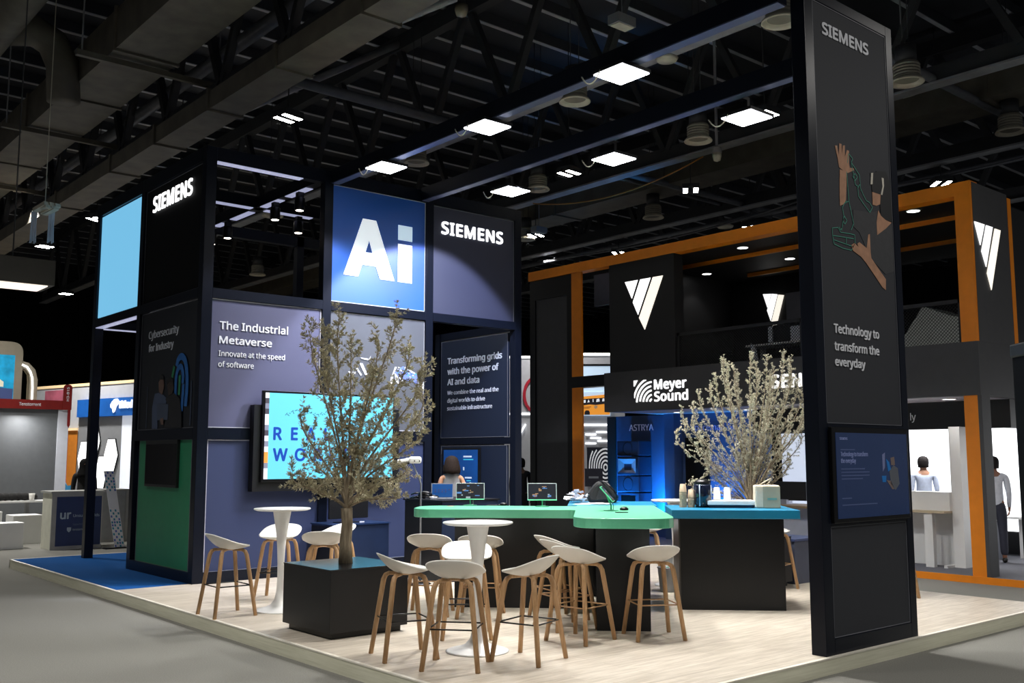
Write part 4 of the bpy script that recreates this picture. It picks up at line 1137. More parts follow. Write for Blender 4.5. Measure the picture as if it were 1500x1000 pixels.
t = thing('drink_dispenser', 'clear dark drink dispenser with black domed lid on the blue counter', 'drink dispenser', (9.53, 7.68, ZT))
c = (9.56, 7.70, ZT)
tag(MB().lathe([(.06, .01), (.085, .0), (.085, .03), (.105, .05), (.105, .26), (.095, .275), (0, .275)], c, 28).build('tank', mat('smoky_acrylic', (22, 28, 46), .08, spec=.7, var=.05), t, smooth=True), 'smoky tank')
for a in (0, 1, 2, 3):
    d = Matrix.Rotation(R(20 + 90 * a), 3, 'Z') @ Vector((.106, 0, 0))
    MB().tube([Vector(c) + d + ZP * .02, Vector(c) + d + ZP * .265], .006, 8).build('acrylic_rib', mat('pale_acrylic_edge', (170, 188, 206), .1, spec=.7), t, smooth=True)
MB().lathe([(.09, .275), (.095, .28), (.085, .31), (.05, .335), (0, .342)], c, 28).build('lid', M_blackgloss, t, smooth=True)
MB().tube([(9.52, 7.66, ZT + .05), (9.47, 7.62, ZT + .05), (9.465, 7.615, ZT + .02)], .010, 8).build('tap', M_blackgloss, t, smooth=True)
t = thing('serving_tray', 'flat white box with dark base lying between dispenser and cloth bag', 'tray', (9.78, 7.46, ZT), R(-45))
MB().box(-.26, -.10, 0, .26, .18, .035).build('base', mat('navy_tray_base', (22, 34, 58), .5), t, local=True)
MB().box(-.28, -.12, .035, .28, .20, .085).build('lid', M_white, t, local=True, bevel=.006)
cw = make_cup(M_cupw, .15, False)


for k, ((x, y), lab) in enumerate((((9.73, 7.62), 'white paper cup upside down on the tray, left of two'), ((9.82, 7.535), 'white paper cup upside down on the tray, right of two'))):
    place(cw, k == 0, (x, y, ZT + .085), 0, lab, 'white cups on the tray')
t = thing('cloth_bag', 'cream cloth bag with a handle standing at the right end of the blue counter', 'bag', (10.0, 7.15, ZT))
c = st(12.12, 2.055, ZT)
MB().obox(c + ZP * .135, TV * .145, SV * .085, ZP * .135).build('body', mat('cream_canvas', (216, 204, 182), .85, bump=.5, bscale=40), t, bevel=.02)
tag(MB().obox(c + ZP * .13 - SV * .087 + TV * .045, TV * .10, SV * .003, ZP * .125).build('front_pocket', mat('sage_canvas', (166, 162, 140), .85), t, bevel=.004), 'greyer front pocket')
MB().obox(c + ZP * .11 - SV * .091 + TV * .05, TV * .055, SV * .001, ZP * .012).build('printed_word', mat('teal_print', (110, 160, 150), .8), t)
MB().tube([c + TV * (-.09 + .09 * math.sin(a)) + ZP * (.27 + .07 * math.sin(a)) + SV * (-.04 + .0 * a) + TV * .09 * (a / math.pi) for a in [math.pi * k / 10 for k in range(11)]], .007, 8).build('handle', mat('cream_canvas', (216, 204, 182), .85), t, smooth=True)

# bin and bottle seen through the gap, low dark cabinet on the right
t = thing('waste_bin', 'grey plastic bin on the floor between the counters', 'bin', (10.08, 8.72, .14))
MB().lathe([(.10, 0), (.13, .30), (.137, .30), (.137, .315), (.12, .315), (.10, .02), (0, .02)], (10.08, 8.72, .14), 24).build('bucket', mat('grey_plastic', (150, 152, 156), .5), t, smooth=True)
t = thing('plastic_bottle', 'clear bottle with green cap sticking out of the grey bin', 'bottle', (10.08, 8.72, .2))
MB().lathe([(.03, .02), (.033, .2), (.015, .26), (.015, .27)], (10.08, 8.72, .16), 14).build('bottle_body', mat('clear_pet', (190, 200, 205), .1), t, smooth=True)
MB().lathe([(.017, .27), (.017, .295), (0, .295)], (10.08, 8.72, .16), 14).build('cap', mat('green_cap', (20, 120, 60), .5), t)
t = thing('storage_cabinet', 'low dark grey cabinet behind the right end of the blue counter', 'cabinet', (12.2, 8.4, .14))
MB().box(11.95, 8.05, .14, 12.6, 8.9, .72).build('body', mat('dark_blue_grey_laminate', (66, 72, 90), .5), t, bevel=.005)
MB().box(11.93, 8.03, .72, 12.62, 8.92, .75).build('top', mat('dark_blue_grey_top', (60, 72, 110), .4), t)

# low cabinet and monitor by the tower wall, kiosk with laptop, headset stand
t = thing('storage_cabinet', 'low dark blue cabinet against the navy wall behind the olive trunk', 'cabinet', (7.9, 13.2, .14))
MB().box(7.46, 12.75, .14, 8.42, 13.38, .88).build('body', mat('ink_blue_laminate', (24, 38, 66), .4), t, bevel=.004)
MB().box(7.44, 12.73, .88, 8.44, 13.38, .90).build('top', mat('ink_blue_top', (28, 46, 80), .3), t)
MB().box(7.455, 12.744, .16, 7.46, 13.36, .86).build('side_panel', M_black, t)
t = thing('monitor', 'black monitor seen from behind on the low cabinet, half hidden by the tree', 'monitor', (7.85, 13.1, .9))
MB().box(7.55, 13.02, .96, 8.22, 13.06, 1.30).build('housing', M_black, t, bevel=.006)
MB().box(7.80, 13.04, .90, 7.96, 13.08, 1.0).box(7.70, 12.95, .90, 8.06, 13.17, .91).build('stand', M_black, t)
MB().box(8.02, 12.935, .903, 8.10, 12.945, .915).build('badge', M_print_white, t)
t = thing('kiosk_cabinet', 'dark cabinet behind the left end of the green counter, carrying the laptop', 'cabinet', (8.8, 11.8, .14))
MB().box(8.34, 11.30, .14, 9.35, 12.22, 1.25).build('body', mat('ink_blue_laminate', (24, 38, 66), .4), t, bevel=.004)
MB().box(8.32, 11.28, 1.25, 9.37, 12.24, 1.27).build('top', M_black, t)
MB().box(8.335, 11.31, .16, 8.34, 12.21, 1.24).build('side_panel', M_black, t)
t = thing('laptop', 'open laptop with blue screen on the dark cabinet in front of the woman', 'laptop', (8.61, 11.68, 1.27), R(-40))
MB().box(-.16, -.11, 0, .16, .11, .014).build('keyboard_base', mat('silver_laptop', (130, 134, 142), .35, metal=.6), t, local=True, bevel=.003)
MB().obox((0, .135, .115), (.16, 0, 0), (0, .03, .105), (0, .005, -.0014)).build('screen_lid', mat('silver_laptop', (130, 134, 142), .35, metal=.6), t, local=True)
MB().obox((0, .128, .117), (.148, 0, 0), (0, .0265, .0925), (0, .0006, -.0002)).build('display', mat('lit_laptop_blue', (8, 44, 84), .6, spec=.1, emit=.38, emit_rgb=(12, 80, 152), var=.1), t, local=True)
b = MB()
for k in range(9):
    b.obox((-.10 + .05 * (k % 5), .116 - .008 * (k // 5), .13 - .03 * (k // 5)), (.011, 0, 0), (0, .003, .0095), (0, .0006, -.0002))
b.build('lettering', mat('laptop_letters', (8, 30, 80), .4, var=0), t, local=True)
t = thing('cable_heap', 'heap of black cables and gear beside the laptop', 'cables', (8.45, 12.0, 1.27))
b = MB()
rr = random.Random(8)
for k in range(9):
    x, y = 8.45 + rr.uniform(-.02, .1), 11.85 + rr.uniform(-.1, .28)
    b.tube([(x + .08 * math.cos(a), y + .10 * math.sin(a), 1.28 + .02 * k * .5 + .012 * math.sin(2 * a)) for a in [6.28 * i / 12 for i in range(13)]], .012, 6)
b.build('cables', M_blackgloss, t, smooth=True)
MB().tube([(8.5 + .07 * math.cos(a), 11.75 + .07 * math.sin(a), 1.30) for a in [6.28 * i / 12 for i in range(11)]], .006, 6).build('white_cable', M_white, t, smooth=True)
t = thing('headset_stand', 'slim grey floor stand behind the green counter holding the white headset', 'stand', (8.05, 11.45, .14))
hx, hy = 8.06, 11.42
MB().lathe([(0, 0), (.15, 0), (.15, .012), (.02, .022)], (hx, hy, .14), 28).build('base', M_rail, t, smooth=True)
MB().tube([(hx, hy, .15), (hx, hy, 1.50), (hx - .02, hy + .02, 1.58), (hx - .10, hy + .08, 1.80)], .013, 10).build('pole', mat('grey_pole', (120, 124, 132), .4, metal=.4), t, smooth=True)
t = thing('headset', 'white virtual reality headset perched on the slim stand', 'headset', (hx - .1, hy + .08, 1.8))
c = Vector((hx - .11, hy + .09, 1.83))
MB().obox(c + CR * .06, CR * .085, CF * .06, ZP * .048).build('visor', M_white, t, bevel=.03)
MB().tube([c - CR * .02 + ZP * .0, c - CR * .10 - ZP * .012, c - CR * .16 - ZP * .02, c - CR * .19 - ZP * .01], [.035, .03, .026, .02], 10).build('head_band', M_white, t, smooth=True)
for k in (-1, 1):
    MB().obox(c + CR * (.09 + .035 * k) - CF * .061 - ZP * .012, CR * .007, CF * .002, ZP * .009).build('lens_mark', M_black, t)
MB().obox(c - CR * .06 - ZP * .045, CR * .04, CF * .03, ZP * .014).build('face_pad', M_black, t, bevel=.006)
# tall black totem at the right edge of the view
t = thing('totem', 'black display totem cut by the right edge of the picture', 'totem', (5.9, 2.3, 0))
MB().prism(rounded([(0, -.35), (.62, -.35), (.62, 0), (0, 0)], [.03, .03, .03, .03], 4), (5.70, 2.40, 0), CR, CF, 2.47).build('body', mat('totem_navy', (7, 8, 11), .6, spec=.1), t)
MB().prism(rounded([(-.01, -.36), (.63, -.36), (.63, .01), (-.01, .01)], [.04, .04, .04, .04], 4), (5.70, 2.40, 2.43), CR, CF, .075).build('cap', mat('totem_cap', (34, 36, 40), .5), t, bevel=.01)

# ------------------------------------------------------------------ people
def skin_mesh(name, verts, edges, radii, roots, m, parent, sub=2):
    me = bpy.data.meshes.new(name)
    me.from_pydata([tuple(v) for v in verts], edges, [])
    me.materials.append(m)
    o = bpy.data.objects.new(name, me)
    COL.objects.link(o)
    o.parent = parent
    WM[o.name] = WM[parent.name].copy()
    md = o.modifiers.new('skin', 'SKIN')
    md.use_smooth_shade = True
    lay = me.skin_vertices[0].data
    for i, r in enumerate(radii):
        lay[i].radius = r if isinstance(r, tuple) else (r, r)
    for i in roots: lay[i].use_root = True
    s = o.modifiers.new('sub', 'SUBSURF')
    s.levels = sub; s.render_levels = sub
    return o

def person(label, loc, rz, h=1.75, skin=(198, 150, 120), top=(150, 152, 156), bottom=(30, 30, 36), hair=(40, 30, 24), sleeves='long', hair_kind='short',
           arms=None, fem=False, cap=None):
    """faces local +y"""
    t = thing('person', label, 'person', loc, rz)
    k = h / 1.75
    t.scale = (k, k, k)
    ms = mat('skin_%d_%d_%d' % skin, skin, .55, var=.04)
    sw_ = .155 if fem else .18
    arms = arms or [((.215, -.025, 1.13), (.215, .06, .89)), ((-.215, -.025, 1.13), (-.215, .06, .89))]
    V = [(0, 0, .95), (0, 0, 1.10), (0, -.01, 1.27), (0, -.015, 1.40), (0, -.012, 1.49), (0, .012, 1.555), (0, .015, 1.64), (0, .005, 1.705)]
    rad = [(.125, .095), (.112, .085), (.125, .09) if fem else (.14, .10), (.09, .07) if fem else (.105, .08), (.048, .048) if fem else (.052, .052), (.066, .075), (.078, .095), (.06, .075)]
    E = [(i, i + 1) for i in range(7)]
    roots = [0]
    for sx, (el, wr) in zip((1, -1), arms):
        n = len(V)
        el, wr = Vector(el), Vector(wr)
        hd = wr + (wr - el).normalized() * .075
        V += [(sx * sw_, -.012, 1.395), tuple(el), tuple(wr), tuple(hd)]
        rad += [.046 if fem else .055, .038, .026, (.034, .018)]
        E += [(3, n), (n, n + 1), (n + 1, n + 2), (n + 2, n + 3)]
        d = (wr - el).normalized()
        side = d.cross(Vector((sx, 0, 0)))
        if side.length < .1: side = d.orthogonal()
        side.normalize()
        for q in range(5):                                            # four fingers and a thumb
            m_ = len(V)
            base = hd + side * (.024 - .016 * q) if q < 4 else wr + d * .03 + side * .03
            dirv = (d + Vector((-sx * .25, 0, 0))).normalized() if q < 4 else (d + side * .8).normalized()
            ln = (.070, .082, .078, .06, .05)[q]
            V += [tuple(base), tuple(base + dirv * ln * .5), tuple(base + (dirv + Vector((-sx * .3, 0, 0))).normalized() * ln)]
            rad += [.0095, .009, .007]
            E += [(m_, m_ + 1), (m_ + 1, m_ + 2)]
            roots.append(m_)
    for sx in (1, -1):
        n = len(V)
        V += [(sx * .09, 0, .88), (sx * .10, .015, .50), (sx * .105, -.015, .09), (sx * .115, .13, .035)]
        rad += [(.085, .09), .056, .038, (.040, .028)]
        E += [(0, n), (n, n + 1), (n + 1, n + 2), (n + 2, n + 3)]
    n = len(V)                                                        # nose and ears
    V += [(0, .10, 1.615), (.082, 0, 1.62), (-.082, 0, 1.62)]
    rad += [.014, (.012, .022), (.012, .022)]
    E += [(6, n), (6, n + 1), (6, n + 2)]
    skin_mesh('body', V, E, rad, roots, ms, t)
    # shirt
    mt = mat('cloth_%d_%d_%d' % top, top, .8, var=.08, scale=20)
    V = [(0, 0, .86), (0, 0, 1.06), (0, -.01, 1.27), (0, -.015, 1.395), (0, -.012, 1.475)]
    fat = 1.12 if sleeves == 'none' else 1.0
    rad = [(.155, .122), (.150, .115), (.168 * fat, .118 * fat), (.125 * fat, .098 * fat), (.066, .064)]
    E = [(i, i + 1) for i in range(4)]
    for sx, (el, wr) in zip((1, -1), arms):
        n = len(V)
        sh = Vector((sx * sw_, -.012, 1.395)); el, wr = Vector(el), Vector(wr)
        if sleeves == 'none':
            V += [(sx * .135, -.012, 1.385)]; rad += [.088]; E += [(3, n)]
        else:
            V += [tuple(sh), tuple(el)]; rad += [.066, .046]; E += [(3, n), (n, n + 1)]
            if sleeves == 'long':
                V += [tuple(wr)]; rad += [.034]; E += [(n + 1, n + 2)]
    skin_mesh('shirt', V, E, rad, [0], mt, t)
    mb = mat('cloth_%d_%d_%d' % bottom, bottom, .8, var=.08, scale=20)
    V = [(0, 0, 1.06), (0, 0, .93)]; rad = [(.125, .098), (.145, .112)]; E = [(0, 1)]
    for sx in (1, -1):
        n = len(V)
        V += [(sx * .088, 0, .85), (sx * .10, .012, .50), (sx * .105, -.012, .10)]
        rad += [(.098, .10), .074, .062]
        E += [(1, n), (n, n + 1), (n + 1, n + 2)]
    skin_mesh('trousers', V, E, rad, [0], mb, t)
    sh = MB()
    for sx in (1, -1):
        sh.tube([(sx * .105, -.07, .035), (sx * .108, .02, .05), (sx * .115, .12, .035), (sx * .117, .18, .025)], [.04, .048, .045, .03], 10, flat=.8)
    sh.build('shoes', mat('dark_shoes', (24, 22, 22), .5), t, smooth=True, local=True)
    mh = mat('hair_%d_%d_%d' % hair, hair, .8, spec=.15, var=.3, scale=40)
    if hair_kind == 'bob':
        b = MB()
        b.lathe([(.135, -.165), (.142, -.12), (.128, -.05), (.112, .02), (.088, .075), (.045, .105), (0, .112)], (0, -.015, 1.63), 28)
        b.lathe([(.10, -.15), (.135, -.165)], (0, -.015, 1.63), 28)
        for v in b.v:
            if v.y > .05: v.y = .05 + (v.y - .05) * .35
            a_ = math.atan2(v.y + .015, v.x)
            q_ = 1 + .05 * math.sin(9 * a_ + v.z * 25) * min(1, max(0, (1.70 - v.z) * 8)) + .03 * math.sin(4 * a_ - v.z * 40)
            v.x *= q_; v.z += .012 * math.sin(5 * a_) * (v.z < 1.5)
        b.build('hair', mh, t, smooth=True, local=True)
    else:
        b = MB()
        b.lathe([(.086, -.10), (.093, -.05), (.097, .0), (.090, .05), (.065, .088), (.03, .103), (0, .106)], (0, -.012, 1.63), 24)
        for v in b.v:
            if v.y > .03 and v.z < 1.67: v.y = .03
        b.build('hair', mh, t, smooth=True, local=True)
    if hair_kind == 'scarf':
        b = MB().lathe([(.17, -.27), (.15, -.2), (.12, -.12), (.11, -.04), (.112, .02), (.09, .08), (.05, .112), (0, .12)], (0, -.01, 1.62), 24)
        b.build('headscarf', mh, t, smooth=True, local=True)
    return t
wrz = yaw_of((1.5, 2.4))
person('woman with dark bob and grey sleeveless top, back to us before the blue screen', (9.55, 12.70, .14), wrz, 1.76, (176, 130, 100), (120, 120, 121), (28, 30, 38), (30, 21, 15), 'none', 'bob',
       arms=[((.235, -.02, 1.14), (.22, .20, 1.05)), ((-.215, -.02, 1.14), (-.20, .12, .95))], fem=True)
pap = MB()
wv = Matrix.Translation((9.55, 12.70, .14)) @ Matrix.Rotation(wrz, 4, 'Z')
pap.obox(wv @ Vector((.24, .30, 1.08)), CR * .05, ZP * .045 + CF * .02, CF * .001)
tag(pap.build('paper_sheet', M_print_white, None), 'white sheet of paper in the hand of the woman in grey', 'paper')
person('dark-clothed person with covered head behind the reception counter on the far left', (7.16, 23.0, 0), yaw_of((-.3, -1)), 1.84, (120, 90, 74), (14, 14, 16), (14, 14, 16), (12, 12, 13), 'long', 'scarf')
person('person in black standing in the gap beside the tower corner post', (15.12, 17.45, 0), yaw_of((.5, .5)), 1.86, (110, 80, 64), (22, 20, 22), (20, 18, 20), (16, 14, 14), 'long', 'short')
person('man in pale blue shirt behind the white counter, back to us', (17.66, 9.10, .1), yaw_of((.8, .6)), 1.80, (170, 124, 98), (206, 216, 238), (50, 54, 70), (34, 30, 30), 'long', 'short')
person('man in white shirt and dark trousers standing right of the orange post', (17.35, 7.70, .1), yaw_of((.8, .4)), 1.80, (150, 104, 82), (226, 230, 240), (52, 54, 68), (44, 40, 40), 'long', 'short')

# ------------------------------------------------------------------ two-storey stand with orange beams, on the right
S = thing('two_storey_stand', 'dark two-storey stand with orange beams and lit triangular logos', 'exhibition stand', (15.05, 12, 0))
X0 = 15.05
tag(box_part('plinth_floor', mat('dark_grey_stand_carpet', (96, 97, 104), .95, var=.12, scale=80), S, X0 + .02, 3.5, 0, 25, 17.1, .10), 'grey carpeted floor')
tag(box_part('plinth_edge', M_orange, S, X0, 3.5, 0, X0 + .02, 17.1, .105), 'orange floor edge')
tag(box_part('fascia', M_anthra, S, X0, 6.80, 2.80, X0 + .22, 14.68, 3.62), 'anthracite fascia carrying the lit company names')
tag(box_part('side_fascia', M_anthra, S, X0 + .22, 6.80, 2.80, 24, 7.0, 3.62), 'anthracite side fascia')
tag(box_part('soffit', M_soffit, S, X0 + .22, 7.0, 2.80, 18.2, 14.68, 2.86), 'pale underside of the upper floor')
box_part('upper_floor', M_anthra_dark, S, X0 + .22, 7.0, 2.90, 20, 14.68, 3.55)
tag(box_part('top_beam', M_orange, S, X0, 6.80, 5.905, X0 + .25, 17.10, 6.115), 'long orange top beam')
tag(box_part('upper_post', M_orange, S, X0, 6.80, 3.62, X0 + .22, 7.05, 5.905), 'orange upper post')
tag(box_part('lower_post', M_orange, S, X0 + .02, 6.86, .10, X0 + .25, 7.07, 2.80), 'orange lower post')
box_part('lower_post', M_anthra, S, X0 + .02, 6.80, .10, X0 + .30, 6.86, 2.80)
tag(box_part('corner_panel', M_anthra, S, X0 + .05, 6.795, 3.62, 16.33, 6.95, 6.10), 'anthracite corner panel with a lit triangular logo')
tag(box_part('upper_post', M_orange, S, 16.33, 6.79, 3.5, 16.46, 6.97, 6.05), 'narrow orange post right of the corner panel')
box_part('corner_panel', M_anthra_dark, S, 16.5, 6.85, 2.8, 20, 7.0, 5.95)
tag(box_part('logo_wall', M_anthra_dark, S, X0 + .02, 12.74, 3.62, X0 + .3, 14.52, 5.905), 'dark logo wall with the largest lit triangle')
box_part('roof', M_anthra_dark, S, X0 + .25, 7.0, 5.95, 20, 14.5, 6.05)
box_part('back_wall', M_anthra_dark, S, 19.0, 10.5, 3.6, 19.2, 15.5, 5.95)
box_part('back_wall', M_anthra_dark, S, 19.0, 7.0, .1, 19.2, 12.0, .5)
for x, ye in ((16.42, 13.95), (18.25, 13.3)):
    tag(box_part('ceiling_stripe', M_orange, S, x, 7.0, 5.87, x + .05, ye, 5.95), 'orange ceiling stripe')
box_part('side_wall', M_anthra_dark, S, X0 + .3, 14.3, 3.6, 19.0, 14.45, 5.95)
tag(box_part('grey_panel', mat('lit_grey_board', (128, 128, 138), .7), S, 18.9, 12.25, 4.9, 18.98, 12.75, 5.5), 'pale grey board on the back wall')
tag(box_part('hanging_panel', mat('slate_board', (66, 70, 84), .6), S, 15.6, 14.55, 5.2, 15.7, 15.5, 5.9), 'slate panel between post and logo wall')
M_v = mat('lit_logo_white', (255, 255, 255), .4, emit=1.15, emit_rgb=(255, 255, 255), var=0)
M_vw = mat('lit_logo_warm', (255, 246, 230), .4, emit=1.0, emit_rgb=(255, 246, 232), var=0)
def vlogo(name, a, bq, c, O, U, lab):
    b = MB()
    for q, mi in ((a, 0), (bq, 0), (c, 1)):
        b.prism(q, O, U, ZP, .012, mi)
    tag(b.build(name, [M_v, M_vw], S), lab)
neg = lambda q: [(-y, z) for y, z in q]
vlogo('lit_logo', neg([(14.06, 5.49), (13.70, 5.49), (13.87, 5.12)]), neg([(13.63, 5.49), (13.35, 5.49), (13.705, 4.766), (13.844, 5.036)]), neg([(13.287, 5.49), (13.02, 5.49), (13.526, 4.441), (13.677, 4.696)]), (X0 + .02, 0, 0), YM, 'largest lit triangular logo')
vlogo('lit_logo', neg([(13.41, 5.57), (13.19, 5.55), (13.3, 5.25)]), neg([(13.17, 5.55), (13.02, 5.52), (13.22, 4.93), (13.31, 5.18)]), neg([(13.0, 5.51), (12.85, 5.48), (13.13, 4.62), (13.2, 4.91)]), (18.98, 0, 0), YM, 'lit triangular logo deep on the upper floor')
vlogo('lit_logo', [(15.11, 5.47), (15.45, 5.47), (15.27, 5.12)], [(15.51, 5.47), (15.73, 5.47), (15.43, 4.80), (15.30, 5.03)], [(15.81, 5.46), (16.01, 5.46), (15.57, 4.45), (15.45, 4.70)], (0, 6.79, 0), XP, 'lit triangular logo on the right corner panel')
# lit company names on the fascia
M_sign = mat('lit_sign_letters', (255, 255, 255), .4, emit=1.1, emit_rgb=(255, 255, 255), var=0)
lettering('lit_lettering', 'Meyer', M_sign, S, (X0, 13.285, 3.205), YM, ZP, .83, .20, .045, .012, 1.05)
lettering('lit_lettering', 'Sound', M_sign, S, (X0, 13.285, 2.965), YM, ZP, .865, .20, .045, .012, 1.05)
lettering('lit_lettering', 'SENNHEISER', M_sign, S, (X0, 10.512, 3.083), YM, ZP, 2.15, .245, .06, .012, 1.1)
b = MB()
lx0, lz0, lw, lh = -13.815, 2.965, .47, .45
for r in (.07, .165, .26, .355, .45, .545):                          # arcs fanning out of the lower right corner
    pts = []
    for i in range(29):
        a = math.pi / 2 * i / 28
        x_, z_ = lw + .02 - r * math.cos(a) * .92, -.02 + r * math.sin(a) * .90
        if 0 <= x_ <= lw and -.001 <= z_ <= lh: pts.append((x_, z_, a))
    for (xa, za, aa), (xb, zb, ab) in zip(pts[:-1], pts[1:]):
        wd = .030
        q = [(xa - wd * math.cos(aa), za + wd * math.sin(aa)), (xb - wd * math.cos(ab), zb + wd * math.sin(ab)), (xb + wd * .1 * math.cos(ab), zb - wd * .1 * math.sin(ab)), (xa + wd * .1 * math.cos(aa), za - wd * .1 * math.sin(aa))]
        q = [(min(max(p[0], 0), lw), min(max(p[1], 0), lh)) for p in q]
        ar = abs(sum(q[j][0] * q[(j + 1) % 4][1] - q[(j + 1) % 4][0] * q[j][1] for j in range(4)))
        if ar > 1e-6: b.prism([(lx0 + p[0], lz0 + p[1]) for p in q], (X0, 0, 0), YM, ZP, .02)
b.prism([(lx0, lz0 + lh), (lx0 + .09, lz0 + lh), (lx0, lz0 + lh - .12)], (X0, 0, 0), YM, ZP, .03)
tag(b.build('lit_arc_logo', M_sign, S), 'square logo of fanning arcs')
# railing with mesh
def railing(y0, y1, lab):
    box_part('handrail', M_anthra_dark, S, X0 + .06, y0, 4.24, X0 + .12, y1, 4.30)
    b = MB()
    z0, z1 = 3.62, 4.24
    hgt = z1 - z0
    y = y0 - hgt
    while y < y1:
        for sgn in (1, -1):
            a, c = (y, y + hgt) if sgn > 0 else (y + hgt, y)
            za, zc = z0, z1
            lo, hi = max(min(a, c), y0), min(max(a, c), y1)
            if hi - lo > .01:
                fz = lambda yy_: za + (yy_ - a) / (c - a) * (zc - za)
                b.bar((X0 + .09, lo, fz(lo)), (X0 + .09, hi, fz(hi)), .004, .014, (1, 0, 0))
        y += .055
    tag(b.build('railing_mesh', mat('black_expanded_mesh', (26, 26, 27), .5), S), lab)
railing(7.06, 12.74, 'black diagonal mesh of the balcony railing')
for y in (12.70, 9.9, 7.08): box_part('railing_post', M_anthra_dark, S, X0 + .06, y - .03, 3.62, X0 + .12, y + .03, 4.30)
# tall framed column at the left end
box_part('column_frame', M_blackgloss, S, X0 + .05, 16.92, .1, X0 + .35, 17.10, 5.905)
box_part('column_frame', M_blackgloss, S, X0 + .05, 15.68, .1, X0 + .35, 15.86, 5.905)
box_part('column_frame', M_blackgloss, S, X0 + .05, 15.86, 5.45, X0 + .35, 16.92, 5.905)
tag(box_part('column_panel', M_anthra, S, X0 + .08, 15.86, .1, X0 + .3, 16.92, 5.45), 'grey panel of the tall column')
tag(box_part('column_post', M_orange, S, X0 + .02, 15.37, 3.60, X0 + .07, 15.68, 5.905), 'orange post beside the tall column')
tag(box_part('column_post', M_orange, S, X0 + .02, 15.37, .1, X0 + .07, 15.68, 3.36), 'orange lower post beside the tall column')
box_part('cross_rail', M_blackgloss, S, X0 + .02, 14.68, 3.36, X0 + .28, 15.70, 3.60)
# ground floor rooms
M_bluewall = mat('blue_lit_demo_wall', (60, 84, 124), .6, var=.05)
box_part('demo_wall', M_bluewall, S, 17.0, 12.05, .1, 17.2, 16.45, 2.80)
box_part('demo_fin', M_bluewall, S, 16.72, 14.22, .1, 17.0, 14.50, 2.80)
box_part('demo_fin', M_anthra_dark, S, 16.96, 16.2, .1, 17.0, 16.46, 2.80)
lettering('sign_lettering', 'ASTRYA', mat('dim_sign_letters', (150, 158, 196), .5, emit=.2, var=0), S, (16.99, 15.78, 2.46), YM, ZP, .74, .142, .0, .01)
lettering('sign_lettering', 'Spacemap Go', mat('dim_blue_letters', (110, 130, 200), .5, emit=.25, var=0), S, (16.99, 13.955, 2.435), YM, ZP, 1.195, .125, .0, .01)
box_part('header', mat('black_header', (10, 10, 12), .5), S, 16.5, 7.0, 2.34, 16.7, 12.0, 2.80)
lettering('sign_lettering', 'ly', M_print_white, S, (16.495, 8.69, 2.50), YM, ZP, .10, .12, .01, .005)
box_part('header_side', mat('black_header', (10, 10, 12), .5), S, 16.7, 7.0, 2.34, 22, 7.2, 2.80)
t = thing('bright_wall', 'white rear wall with painted glow in the ground floor room right of the pillar', 'light wall', (20.2, 9, .1))
MB().box(20.0, 4.0, .1, 20.2, 12.0, 2.75).build('wall_glow', mat('white_wall_glow', (255, 255, 255), .5, emit=1.6, emit_rgb=(250, 252, 255), var=0), t)  # brightness of the lit wall painted as emission
t = thing('bright_wall', 'white side wall with painted glow, glimpsed through the rear olive tree', 'light wall', (17.6, 12.0, .1))
MB().box(17.5, 10.2, .75, 17.6, 12.02, 2.34).build('wall_glow', mat('cool_wall_glow', (214, 226, 250), .5, emit=.72, emit_rgb=(226, 236, 255), var=.1, scale=2), t)  # emission stands for light falling on this wall
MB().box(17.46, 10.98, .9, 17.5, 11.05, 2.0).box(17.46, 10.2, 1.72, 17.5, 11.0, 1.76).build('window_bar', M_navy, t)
tag(box_part('partition', M_white, S, 16.02, 7.62, .1, 16.6, 7.80, 2.36), 'white partition end')
t = thing('reception_counter', 'white counter with beige top seen right of the tall pillar', 'counter', (16.0, 8.2, .1))
MB().box(15.95, 7.80, 1.0, 16.25, 8.55, 1.30).build('riser', M_white, t)
tag(MB().box(15.75, 7.80, .965, 16.3, 8.9, 1.0).build('worktop', mat('beige_worktop', (196, 180, 150), .5), t), 'beige worktop')
MB().box(16.2, 7.80, .1, 16.3, 8.8, .965).build('body', M_white, t)
MB().box(15.78, 8.02, .1, 15.88, 8.16, .965).box(15.78, 7.80, .1, 16.3, 7.86, .14).build('leg_frame', M_white, t)
t = thing('storage_counter', 'white low unit with a black laptop under the rear olive tree', 'counter', (16.5, 11.4, .1))
MB().box(16.3, 10.4, .1, 16.9, 11.9, .93).build('body', mat('pale_grey_unit', (172, 176, 190), .5), t)
tag(MB().box(16.0, 10.2, .93, 16.9, 11.9, .97).build('worktop', mat('brown_worktop', (128, 108, 84), .5), t), 'brown worktop edge')
t = thing('monitor', 'black monitor back on the white unit, between cloth bag and tall pillar', 'monitor', (16.5, 11.2, .97))
MB().bar((16.4, 11.75, 1.22), (16.55, 10.85, 1.22), .03, .36).build('housing', M_black, t, bevel=.005)
MB().box(16.4, 11.2, .97, 16.6, 11.4, 1.06).build('stand', M_alu, t)
